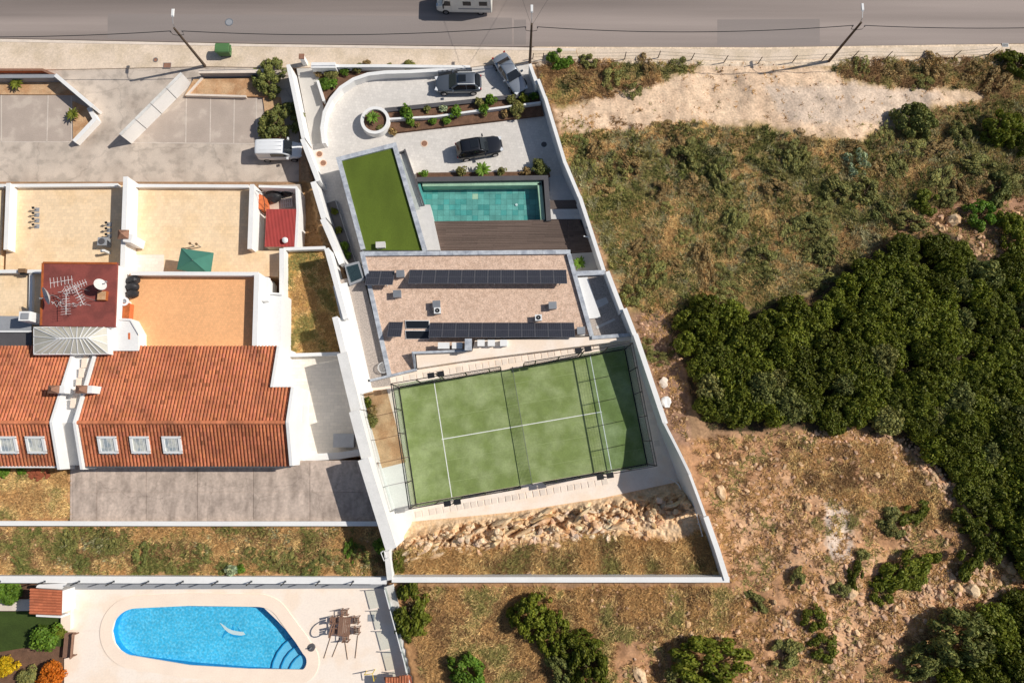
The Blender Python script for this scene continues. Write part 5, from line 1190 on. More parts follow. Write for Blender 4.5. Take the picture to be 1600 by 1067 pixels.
# planters in the middle of the driveway
t = thing('round_planter', 'round white planter wall around a bed of soil in the driveway', 'planter', P(588.5, 194, 0)); MB().ring(0, 0, .85, 1.12, 1.42, -.1, 40).build('wall', M['white'], t, True, local=True); MB().disc(0, 0, .6, 1.13, -.1, 32).build('earth', M['soil'], t, local=True)
t = thing('planter_bed', 'long planted bed with white and dark edge walls across the driveway', 'planter', P(720, 175, 0))
MB().prism([P(x, y, .28) for x, y in [(604, 176), (842, 152), (850, 180), (610, 208)]], -.1).build('earth', M['soil'], t)
MB().strip([P(606, 186, .75), P(680, 182, .75), P(760, 171, .75), (P(845, 160, .75))], .2, -.1).build('white_wall', M['white'], t)
MB().strip([P(601, 172, .5), P(700, 162, .5), P(843, 146.5, .5)], .42, -.1).build('edge_wall', M['basalt'], t)
# wall lamp on the boundary wall
t = thing('wall_lamp', 'small grey lamp arm sticking out of the boundary wall above the deck', 'lamp', P(917, 370, 2.6)); MB().bar(P(921, 371, 2.7), P(912, 369, 2.7), .1, .06).build('arm', M['alu'], t); MB().box(*P(913, 369.5, 0).to_2d(), 2.6, 2.75, .3, .16).build('head', M['steel'], t)
# handrail at the jog of the raked wall
t = thing('stair_rail', 'pale handrail at the corner below the raked boundary wall', 'railing', P(1056, 755, 4)); MB().tube([P(1048, 748, 5), P(1060, 756, 5), P(1064, 764, 5), P(1057, 754, 4.6)], .03).build('handrail', M['alu'], t)
for x, y in ((1048, 748), (1060, 756), (1064, 764)): MB().bar(P(x, y, 5), P(x, y, 5)-Vector((0, 0, 1)), .04).build('post', M['alu'], t)
t = thing('stair_rail', 'long thin white handrail beside the lower boundary wall', 'railing', P(1090, 800, 5)); MB().tube([P(1077, 763, 5.7), P(1098, 838, 5.7)], .035).build('handrail', M['alu'], t)
for k in range(5): MB().bar(P(1077+k*5.2, 763+k*18.7, 5.7), P(1077+k*5.2, 763+k*18.7, 5.7)-Vector((0, 0, 1.1)), .04).build('post', M['alu'], t)
# white sacks outside the right wall
for x, y, r, lb in ((1041, 628, .5, 'white plastic sack dumped outside the boundary wall'), (1037, 598, .45, 'grey plastic sheet dumped outside the boundary wall above the white sack')):
    p = G(x, y); tag(MB().blob(p.x, p.y, p.z+.15, r*.8, r, r*.45, x, jit=.3, lev=2).build('rubble_sack', M['plastic' if r > .47 else 'kerb'], None), lb, 'sack')
# ------------------------------------------------------------------ pool terrace furniture
t = thing('garden_table', 'brown wooden garden table with slatted top on the pale pool terrace', 'table', P(541, 975, 4.6), R(-4))
for k in range(7): MB().box(-.42+k*.14, 0, .70, .74, .12, 1.5).build('slat', M['brown'], t, local=True)
for sx in (-1, 1):
    for sy in (-1, 1): MB().box(sx*.38, sy*.6, 0, .698, .08, .08).build('leg', M['brown'], t, local=True)
def chair(px, py, az, lb):
    t = thing('garden_chair', lb, 'chair', P(px, py, 4.6), az, 'brown chairs round the garden table')
    for k in range(4): MB().box(0, -.18+k*.12, .42, .45, .44, .1).build('seat_slat', M['brown'], t, local=True)
    for k in range(3): MB().box(-.16+k*.16, -.27, .5, .95, .12, .03).build('back_slat', M['brown'], t, local=True)
    for sx in (-1, 1):
        for y, hh in ((-.26, .98), (.2, .64)): MB().box(sx*.24, y, 0, hh, .05, .05).build('leg', M['brown'], t, local=True)
        MB().box(sx*.24, -.03, .64, .67, .06, .5).build('armrest', M['brown'], t, local=True)
chair(525, 966, R(-90), 'upper brown chair on the left side of the garden table'); chair(525, 983, R(-90), 'lower brown chair on the left side of the garden table')
chair(558, 966, R(90), 'upper brown chair on the right side of the garden table'); chair(559, 982, R(90), 'lower brown chair on the right side of the garden table'); chair(541, 955, R(180), 'brown chair at the upper end of the garden table'); chair(543, 993, R(0), 'brown chair at the lower end of the garden table')
for i, (a, b) in enumerate((((517, 993), (506, 1028)), ((531, 996), (519, 1026)), ((538, 996), (543, 1030)), ((559, 992), (555, 1028)))):
    tag(MB().tube([P(*a, 4.64), P(*b, 4.64)], .025, 5).build('pole_rod', M['wood']), ('first', 'second', 'third', 'fourth')[i]+' thin brown rod from the left lying below the garden table', 'rod', 'thin rods lying below the garden table')
t = thing('swing_hoop', 'upright round hoop stand left of the garden table', 'hoop', P(528, 977, 4.6))
q = MB(); q.tube([(math.cos(R(a))*.65*.25-.2, math.cos(R(a))*.6, 1.2+math.sin(R(a))*.6) for a in range(0, 361, 20)], .05, 6); q.build('hoop', M['brown'], t, local=True); MB().bar((-.2, 0, 0), (-.2, 0, .62), .06).build('stand', M['brown'], t, local=True)
t = thing('parasol_base', 'round grey parasol base standing beside the blue pool', 'parasol base', P(486.5, 1011, 4.6)); MB().cyl(0, 0, 0, .1, .34, 24, .3).build('plate', M['basalt'], t, local=True); MB().cyl(0, 0, .1, .45, .05, 10).build('tube', M['steel'], t, local=True)
t = thing('garden_bench', 'slatted brown bench at the left edge of the pale pool terrace', 'bench', P(112, 1005, 4.6), R(90))
for k in range(7): MB().box(0, -.38+k*.12, .42, .45, 1.95, .1).build('seat_slat', M['brown'], t, local=True)
for k in range(2): MB().box(0, -.46-.04*k, .6+k*.18, .72+k*.18, 1.95, .03).build('back_slat', M['brown'], t, local=True)
for x in (-.85, .85): MB().box(x, 0, 0, .418, .08, .6).build('leg', M['brown'], t, local=True); MB().box(x, -.5, 0, .95, .08, .06).build('back_post', M['brown'], t, local=True)
tag(MB().cyl(*P(110, 1034, 0).to_2d(), 4.6, 4.64, .3, 18).build('round_slab', M['iron']), 'round reddish stone slab below the brown bench', 'slab')
t = thing('pool_hut', 'small hut with red clay tile roof at the corner of the pool terrace', 'hut', P(72, 940, 4.6))
a, b, c, d = P(47, 919, 6.9), P(96, 922, 6.5), P(95, 961, 6.5), P(46, 959, 6.9)
MB().add([a, b, c, d, a-Vector((0, 0, .12)), b-Vector((0, 0, .12)), c-Vector((0, 0, .12)), d-Vector((0, 0, .12))], [(0, 1, 2, 3), (7, 6, 5, 4), (0, 4, 5, 1), (1, 5, 6, 2), (2, 6, 7, 3), (3, 7, 4, 0)]).build('roof_deck', M['tilebase'], t)
mb = MB(); nr, nc = 9, 7
for i in range(nr):
    for j in range(nc):
        k = random.uniform(.7, .95); p0 = a.lerp(d, (i+.12)/nr).lerp(b.lerp(c, (i+.12)/nr), j/nc); p1 = a.lerp(d, (i+.12)/nr).lerp(b.lerp(c, (i+.12)/nr), (j+1.05)/nc); q0 = a.lerp(d, (i+.88)/nr).lerp(b.lerp(c, (i+.88)/nr), j/nc); q1 = a.lerp(d, (i+.88)/nr).lerp(b.lerp(c, (i+.88)/nr), (j+1.05)/nc)
        m0, m1 = (p0+q0)/2+Vector((0, 0, .09)), (p1+q1)/2+Vector((0, 0, .06)); up = Vector((0, 0, .012))
        mb.add([p0+up, p1+up, m1, m0], [(0, 1, 2, 3)], 0, (k, k*.9, k*.9)); mb.add([m0, m1, q1+up, q0+up], [(0, 1, 2, 3)], 0, (k, k*.9, k*.9))
tag(mb.build('roof_tiles', M['tile'], t, True), kind='stuff')
MB().prism([v-Vector((0, 0, .2)) for v in (P(50, 922, 6.5), P(94, 924, 6.5), P(93, 959, 6.5), P(49, 957, 6.5))], 4.3).build('walls', M['white'], t)
prismt(t, 'white_slab', [(58, 913), (104, 911), (96, 920), (56, 918)], 6.2, 6.12, M['white']); prismt(t, 'white_slab', [(56, 960), (95, 962), (95, 965), (56, 963)], 6.1, 4.6, M['white'])
wall('garden_wall', 'beige wall between the hut garden and the pale pool terrace', 'wall', [([(103, 921), (102, 985)], 5.0, .7, 4)], 4.6, m=M['pooldeck'], cap=M['coping'])
t = thing('pool_shower', 'yellow metal frame at the lower edge of the pale pool terrace', 'frame', P(580, 1056, 4.6))
q = [P(569, 1054, 5.6), P(582, 1052, 5.6), P(584, 1064, 5.6)]
M['yellow'] = mat('yellow paint', S(226, 196, 70), .5, .05, 2, 0)
MB().tube(q, .035).build('rail', M['yellow'], t)
for v in q: MB().bar(v, v-Vector((0, 0, 1)), .05).build('post', M['yellow'], t)
t = thing('tile_canopy', 'corner of a small clay tile canopy at the bottom edge', 'canopy', P(622, 1068, 4.6)); mb = MB()
for i in range(9):
    for j in range(4):
        p = P(604+i*4.2, 1062+j*6+(0 if i < 5 else -i*.5), 6.3); k = random.uniform(.75, 1.05); mb.tube([p+Vector((0, .2, .03)), p-Vector((0, .2, 0))], .1, 6, c=(k, k, k))
tag(mb.build('roof_tiles', M['tile'], t), kind='stuff'); prismt(t, 'post', [(612, 1070), (616, 1070), (616, 1074), (612, 1074)], 6.15, 4.5, M['white']); prismt(t, 'deck', [(600, 1058), (642, 1056), (646, 1090), (606, 1090)], 6.2, 6.1, M['tilebase'])
t = thing('rubble_heap', 'heap of broken clay tiles beside the white gutter in the dry grass', 'rubble heap', P(63, 738, 5.45))
for k in range(26):
    a = random.uniform(0, 6.28); r = random.uniform(0, .7); MB().box(r*math.cos(a)*1.3, r*math.sin(a)*.8, .02+.25*(1-r), .07+.25*(1-r), .38, .22, random.uniform(0, 3.1)).build('broken_tile', M['tilebase'], t, local=True)
t = thing('paving_tiles', 'pale square floor tile beside the shaded wall of the pool terrace', 'paving', P(580, 965, 4.61)); MB().box(0, 0, 0, .02, .55, .55).build('tile', M['grey'], t, local=True)
t = thing('white_frame', 'small white metal frame on top of the thick party wall', 'framework', P(598, 868, 6.8)); q = [P(595, 863, 7.3), P(600, 861, 7.3), P(605, 873, 7.3), P(600, 876, 7.3)]  # plain white rail frame on four posts
MB().tube(q+[q[0]], .035).build('rail', M['alu'], t)
for v in q: MB().bar(v, v-Vector((0, 0, 1)), .04).build('post', M['alu'], t)
# ------------------------------------------------------------------ shrubs and trees
def npmesh(name, co, faces_per, nv, m, colr):
    """co: verts grouped nv per face"""
    n = len(co)//nv; me = bpy.data.meshes.new(name); me.vertices.add(len(co)); me.vertices.foreach_set('co', np.ascontiguousarray(co, dtype=np.float32).ravel())
    me.loops.add(n*nv); me.loops.foreach_set('vertex_index', np.arange(n*nv, dtype=np.int32))
    me.polygons.add(n); me.polygons.foreach_set('loop_start', np.arange(0, n*nv, nv, dtype=np.int32)); me.update(calc_edges=True)
    at = me.color_attributes.new('tint', 'FLOAT_COLOR', 'POINT'); at.data.foreach_set('color', np.concatenate([colr, np.ones((len(colr), 1))], 1).astype(np.float32).ravel())
    me.materials.append(m); return me
def crown_mesh(name, seed, nl, lr, leaves, leaf, flat, m, spread=.74):
    if nl in (17, 38, 64): spread = 1.0 if nl != 17 else 1.15
    r = np.random.default_rng(seed)
    a = r.random(nl)*2*np.pi; q = np.sqrt(r.random(nl))*spread*(1+.12*np.sin(3*a+seed)); c = np.stack([q*np.cos(a), q*np.sin(a), flat*np.sqrt(np.maximum(.05, 1-q*q))*(.45+.45*r.random(nl))], 1)
    R_ = lr*(.7+.6*r.random(nl)); w = R_**2/np.sum(R_**2); li = r.choice(nl, leaves, p=w)
    d = r.normal(size=(leaves, 3)); d[:, 2] = np.abs(d[:, 2])*1.0-.25; d /= np.linalg.norm(d, axis=1)[:, None]
    p = c[li]+d*R_[li][:, None]*(.72+.36*r.random(leaves))[:, None]; p[:, 2] = np.maximum(p[:, 2], .03)
    n = d+r.normal(size=(leaves, 3))*.55; n /= np.linalg.norm(n, axis=1)[:, None]
    u = np.cross(n, r.normal(size=(leaves, 3))); u /= np.linalg.norm(u, axis=1)[:, None]; v = np.cross(n, u)
    s = leaf*(.6+.8*r.random(leaves))[:, None]; u = u*s*.5; v = v*s*.8
    co = np.stack([p-v, p+u-.1*v, p+v, p-u-.1*v], 1).reshape(-1, 3)
    k = (.72+.5*r.random(leaves))*(.85+.3*r.random(nl))[li]; hue = r.normal(size=leaves)*.07
    col = np.stack([k*(1+hue), k, k*(1-hue)], 1); return npmesh(name, co, None, 4, m, np.repeat(col, 4, axis=0))
CROWNS = {}
SPEC = {'big': (80, .2, 7000, .07, .75), 'mid': (30, .30, 2600, .105, .8), 'ragged': (38, .2, 2600, .1, .7), 'raggedbig': (64, .17, 5200, .075, .75), 'small': (14, .36, 520, .2, .85), 'airy': (17, .27, 1300, .10, .8), 'spiky': (9, .4, 240, .3, .8)}
def get_crown(size, var, mk):
    k = (size, var, mk)
    if k not in CROWNS:
        nl, lr, lv, lf, fl = SPEC[size]; CROWNS[k] = crown_mesh('crown', var*13+len(size)*7+1, nl, lr, lv, lf, fl, M[mk])
    return CROWNS[k]
q = MB(); q.tube([(0, 0, -.15), (.03, .02, .25), (0, .05, .5)], .07, 6, r1=.04)
for a in range(4): q.tube([(0, .02, .2), (.22*math.cos(a*1.6), .22*math.sin(a*1.6), .42), (.42*math.cos(a*1.6+.3), .42*math.sin(a*1.6+.3), .6)], .035, 5, r1=.015)
TRUNK = q.mesh('trunk', M['trunk'], smooth=True)
VR = random.Random(99)
def shrub(px, py, r, size, mk, label, cat='shrub', group=None, name='shrub', z=None, h=1.0, trunk=True):
    p = P(px, py, z) if z is not None else G(px, py)
    t = thing(name, label, cat, p, VR.uniform(0, 6.28), group)
    o = bpy.data.objects.new('crown', get_crown(size, VR.randrange(3), mk)); COL.objects.link(o); o.parent = t; asp = 1.0 if size not in ('airy', 'ragged', 'raggedbig') else VR.uniform(.7, 1.35); o.scale = (r*asp*VR.uniform(.9, 1.1), r/asp*VR.uniform(.9, 1.1), r*h)
    if trunk:
        o = bpy.data.objects.new('trunk', TRUNK); COL.objects.link(o); o.parent = t; o.scale = (r, r, r*h)
    return t
# dark evergreen thicket
pts = []; rr = random.Random(5)
TH = THICKET
ax = np.array([p[0] for p in TH]); ay = np.array([p[1] for p in TH])
def edge_d(x, y):
    best = 1e9
    for i in range(len(TH)):
        (x0, y0), (x1, y1) = TH[i], TH[(i+1) % len(TH)]; L2 = (x1-x0)**2+(y1-y0)**2; u = min(1, max(0, ((x-x0)*(x1-x0)+(y-y0)*(y1-y0))/L2))
        best = min(best, math.hypot(x-x0-u*(x1-x0), y-y0-u*(y1-y0)))
    return best
for _ in range(14000):
    x, y = rr.uniform(1046, 1625), rr.uniform(360, 930)
    if inpoly(np.array([x]), np.array([y]), TH)[0] and edge_d(x, y) > 17 and all((x-a)**2+(y-b)**2 > 25**2 for a, b in pts): pts.append((x, y))
LT = [(1480, 1062), (1625, 1040), (1625, 980), (1535, 1000), (1545, 1060), (1575, 1030), (1600, 1000), (1560, 1000), (1530, 1030), (1590, 960), (1605, 930), (1580, 935), (1600, 1060), (1550, 970), (1515, 1058)]
for i, (x, y) in enumerate(pts+LT):
    edge = min(math.hypot(x-a, y-b) for a, b in zip(ax, ay))
    r = rr.uniform(1.05, 1.9); mk = 'leaf' if rr.random() < .89 else ('leafolive' if rr.random() < .6 else 'leafgrey')
    shrub(x, y, r if edge > 22 else r*.85, 'big' if r > 1.45 else 'mid', mk, 'dark evergreen bush in the dense thicket on the right', 'bush', 'bushes of the dense evergreen thicket', 'evergreen_bush', h=rr.uniform(1.0, 1.5))
E = [  # px, py, radius m, size, material, height factor, label
 (832, 962, 1.9, 'big', 'leaf', 1.3, 'large dark evergreen bush below the rear wall, at the upper end of its clump'),
 (862, 988, 1.5, 'big', 'leaf', 1.2, 'dark evergreen bush in the middle of the clump below the rear wall'),
 (905, 1010, 1.6, 'big', 'leaf', 1.2, 'dark evergreen bush near the lower end of the clump below the rear wall'),
 (918, 1045, 1.9, 'big', 'leaf', 1.2, 'dark evergreen bush at the bottom edge in the clump below the rear wall'),
 (885, 1058, 1.4, 'big', 'leafgrey', 1.1, 'grey green bush at the bottom edge in the clump below the rear wall'),
 (1105, 1030, 2.3, 'big', 'leaf', 1.2, 'broad dark bush at the bottom edge beside pale rocks'),
 (1062, 1048, 1.4, 'mid', 'leafolive', 1.1, 'olive green bush left of the broad dark bottom bush'),
 (728, 1048, 1.6, 'mid', 'leafbright', 1.1, 'bright green round bush at the bottom edge in the brown grass'),
 (642, 948, 1.7, 'mid', 'leaf', 1.0, 'dark green bush against the pool side wall, upper one'), (648, 972, 1.2, 'mid', 'leaf', 1.0, 'dark green bush against the pool side wall, lower one'),
 (1492, 992, 2.3, 'big', 'leafgrey', 1.5, 'tall grey green tree in the lower right among rocks'), (1440, 1030, 1.7, 'big', 'leafgrey', 1.1, 'grey green bush below left of the tall grey green tree'),
 (1408, 890, 1.9, 'big', 'leaf', .9, 'dark spreading bush on the stony slope, largest of the scattered ones'), (1375, 925, 1.1, 'mid', 'leaf', .9, 'dark bush at the lower left foot of the largest spreading bush'), (1430, 905, 1.0, 'mid', 'leaf', .8, 'dark bush at the right foot of the largest spreading bush'),
 (1335, 900, .9, 'mid', 'leaf', .9, 'dark low bush left of the largest spreading bush'), (1315, 920, .8, 'mid', 'leafolive', .8, 'olive low bush on the stony path edge'),
 (1512, 865, 1.7, 'mid', 'leaf', .9, 'dark bush above the yellow boulders'), (1540, 850, 1.5, 'mid', 'leaf', 1., 'dark bush right of the yellow boulders, upper one'), (1458, 869, .6, 'small', 'leaf', .9, 'small round dark bush alone on the reddish soil'),
 (1270, 965, 1.0, 'mid', 'leaf', .9, 'narrow dark bush above the lower stony slope'), (1225, 1020, 1.3, 'mid', 'leafolive', .8, 'dark olive bush at the lower stony slope, left one'), (1285, 1010, 1.1, 'mid', 'leaf', .8, 'dark bush at the lower stony slope, right one'),
 (1246, 903, .7, 'mid', 'leafolive', .9, 'small olive bush on the pink soil'), (1395, 815, 1.3, 'mid', 'leafolive', .8, 'olive bush under the thicket edge on the stony soil'), (1425, 800, 1.2, 'mid', 'leaf', .8, 'dark bush under the thicket edge'),
 (1510, 805, 1.4, 'mid', 'leaf', 1., 'dark bush at the tip of the thicket edge'), (1345, 865, .6, 'small', 'leafolive', .8, 'tiny olive bush on the pale scree'), (1180, 940, .9, 'mid', 'leafolive', .8, 'olive bush at the corner of the rear wall'),
 (874, 95, 1.2, 'mid', 'leafbright', 1.0, 'fresh green bush by the fence at the gate pole'), (920, 98, .8, 'mid', 'leafolive', .9, 'olive bush in the brown grass by the roadside'),
 (1425, 195, 1.8, 'big', 'leafgrey', 1.4, 'grey green bush casting a dark shadow on the sandy track'), (1337, 256, 1.2, 'airy', 'leafpale', 1.2, 'pale silvery plant in the meadow below the sandy track'),
 (1560, 205, 2.0, 'big', 'leaf', 1.2, 'dark bush at the right edge below the brown roadside grass'), (1590, 225, 1.6, 'big', 'leaf', 1.2, 'second dark bush cut by the right edge'), (1585, 105, 1.5, 'mid', 'leaf', 1., 'dark bush at the right end of the roadside grass'),
 (1445, 318, 1.3, 'mid', 'leaf', .9, 'dark bush above the thicket, left of the dark boulders'), (1480, 312, 1.0, 'mid', 'leafolive', .8, 'olive bush above the dark boulders'), (1420, 348, 1.2, 'mid', 'leafolive', .8, 'olive bush at the shaded upper edge of the thicket'), (1500, 300, 1.1, 'mid', 'leafdry', .7, 'brown bush above the bare red soil'), (1555, 298, 1.6, 'mid', 'leafgrey', 1., 'grey green bush at the right above the bare red soil'),
 (1528, 338, 1.4, 'mid', 'leafbright', 1.1, 'bright olive bush beside the dark boulders'), (1577, 366, 1.7, 'big', 'leaf', 1., 'dark round bush at the right edge above the thicket'), (1590, 420, 1.6, 'big', 'leaf', 1.1, 'dark bush at the right edge beside the pale boulder'),
 (988, 462, 1.1, 'mid', 'leafolive', .8, 'olive bush outside the boundary wall beside the side yard'), (1006, 545, .9, 'airy', 'leafolive', .8, 'sparse brown shrub outside the boundary wall beside the court'), (1030, 560, .9, 'airy', 'leafolive', .8, 'sparse brown shrub in the bare strip beside the thicket'),
 (1110, 640, 1.3, 'mid', 'leaf', 1., 'dark bush at the lower left corner of the thicket'),
]
M['leafdry'] = mat('dry brown leaves', S(160, 134, 88), .85, .12, .6, 0, tint=True, transl=.15, rnd=.2)
M['leafpale'] = mat('silvery pale leaves', S(176, 188, 148), .75, .1, .6, 0, tint=True, transl=.2)
RG = {'mid': 'ragged', 'big': 'raggedbig'}
for x, y, r, s, mk, h, lb in E: shrub(x, y, r*.97, RG.get(s, s), mk, lb, 'tree' if 'tree' in lb else 'bush', None, 'evergreen_bush' if 'tree' not in lb else 'tree', h=h)
# weedy clumps in the meadow
MEADOW = [(880, 216), (940, 206), (1100, 196), (1180, 204), (1240, 214), (1340, 224), (1420, 214), (1520, 180), (1600, 170), (1640, 290), (1500, 300), (1400, 340), (1330, 420), (1260, 450), (1180, 470), (1000, 480), (978, 430), (945, 350), (905, 270)]
pts = []
for _ in range(5000):
    x, y = rr.uniform(880, 1600), rr.uniform(170, 480)
    if len(pts) < 60 and inpoly(np.array([x]), np.array([y]), MEADOW)[0] and all((x-a)**2+(y-b)**2 > 26**2 for a, b in pts): pts.append((x, y))
for x, y in pts:
    mk = rr.choices(['leafolive', 'leafdry', 'leafgrey'], [.62, .3, .08])[0]
    if 'leafdry' not in M: M['leafdry'] = mat('dry brown leaves', S(160, 134, 88), .85, .12, .6, 0, tint=True, transl=.15, rnd=.2)
    lab = {'leafolive': 'olive green weed clump in the dry meadow', 'leafdry': 'brown withered weed clump in the dry meadow', 'leafgrey': 'grey green weed clump in the dry meadow'}[mk]
    shrub(x, y, rr.uniform(.5, 1.5), 'airy', mk, lab, 'weeds', 'weed clumps in the dry meadow', 'weed_clump', h=rr.uniform(.3, .55), trunk=False)
for x, y, r in ((930, 235, 1.0), (985, 262, 1.2), (1030, 300, 1.1), (1070, 250, 1.3), (1125, 285, 1.2), (1150, 340, 1.2), (1215, 300, 1.3), (1245, 250, 1.1), (1270, 350, 1.3), (1305, 300, 1.4), (1000, 385, 1.0), (1095, 400, 1.2), (1190, 400, 1.2), (1350, 300, 1.4), (1395, 265, 1.3), (1460, 240, 1.4), (1500, 220, 1.3), (1530, 260, 1.4), (1290, 400, 1.1), (940, 300, .9)):
    shrub(x, y, r, 'ragged', rr.choice(['leafolive', 'leafdry', 'leafolive']), 'taller dark scrubby bush in the dry meadow', 'bush', 'scrubby bushes in the dry meadow', 'scrub_bush', h=rr.uniform(.6, .9))
for (x, y, r) in ((905, 130, 1.), (960, 118, 1.1), (1010, 110, 1.2), (1060, 106, .9), (985, 142, .9), (1345, 105, 1.), (1400, 112, 1.1), (1460, 105, 1.2), (1520, 112, 1.2), (1560, 130, 1.3), (1440, 130, .9)):
    if 'leafdry' not in M: M['leafdry'] = mat('dry brown leaves', S(160, 134, 88), .85, .12, .6, 0, tint=True, transl=.15, rnd=.2)
    shrub(x, y, r, 'airy', rr.choice(['leafdry', 'leafolive']), 'withered weed clump on the bank below the road', 'weeds', 'weed clumps along the road bank', 'weed_clump', h=.6, trunk=False)
for (x, y, r) in ((110, 842, .9), (165, 836, .8), (225, 868, .9), (180, 852, .7), (315, 865, .8), (130, 880, .7), (420, 872, .9), (452, 880, .8), (488, 885, .8), (350, 885, .6), (540, 888, .7), (30, 880, .6), (268, 885, .6), (390, 865, .6), (508, 868, .6)):
    shrub(x, y, r, 'airy', rr.choice(['leafolive', 'leafgrey', 'leafolive']), 'low green weed clump in the dry grass strip above the retaining wall', 'weeds', 'weed clumps in the grass strip', 'weed_clump', h=.5, trunk=False)
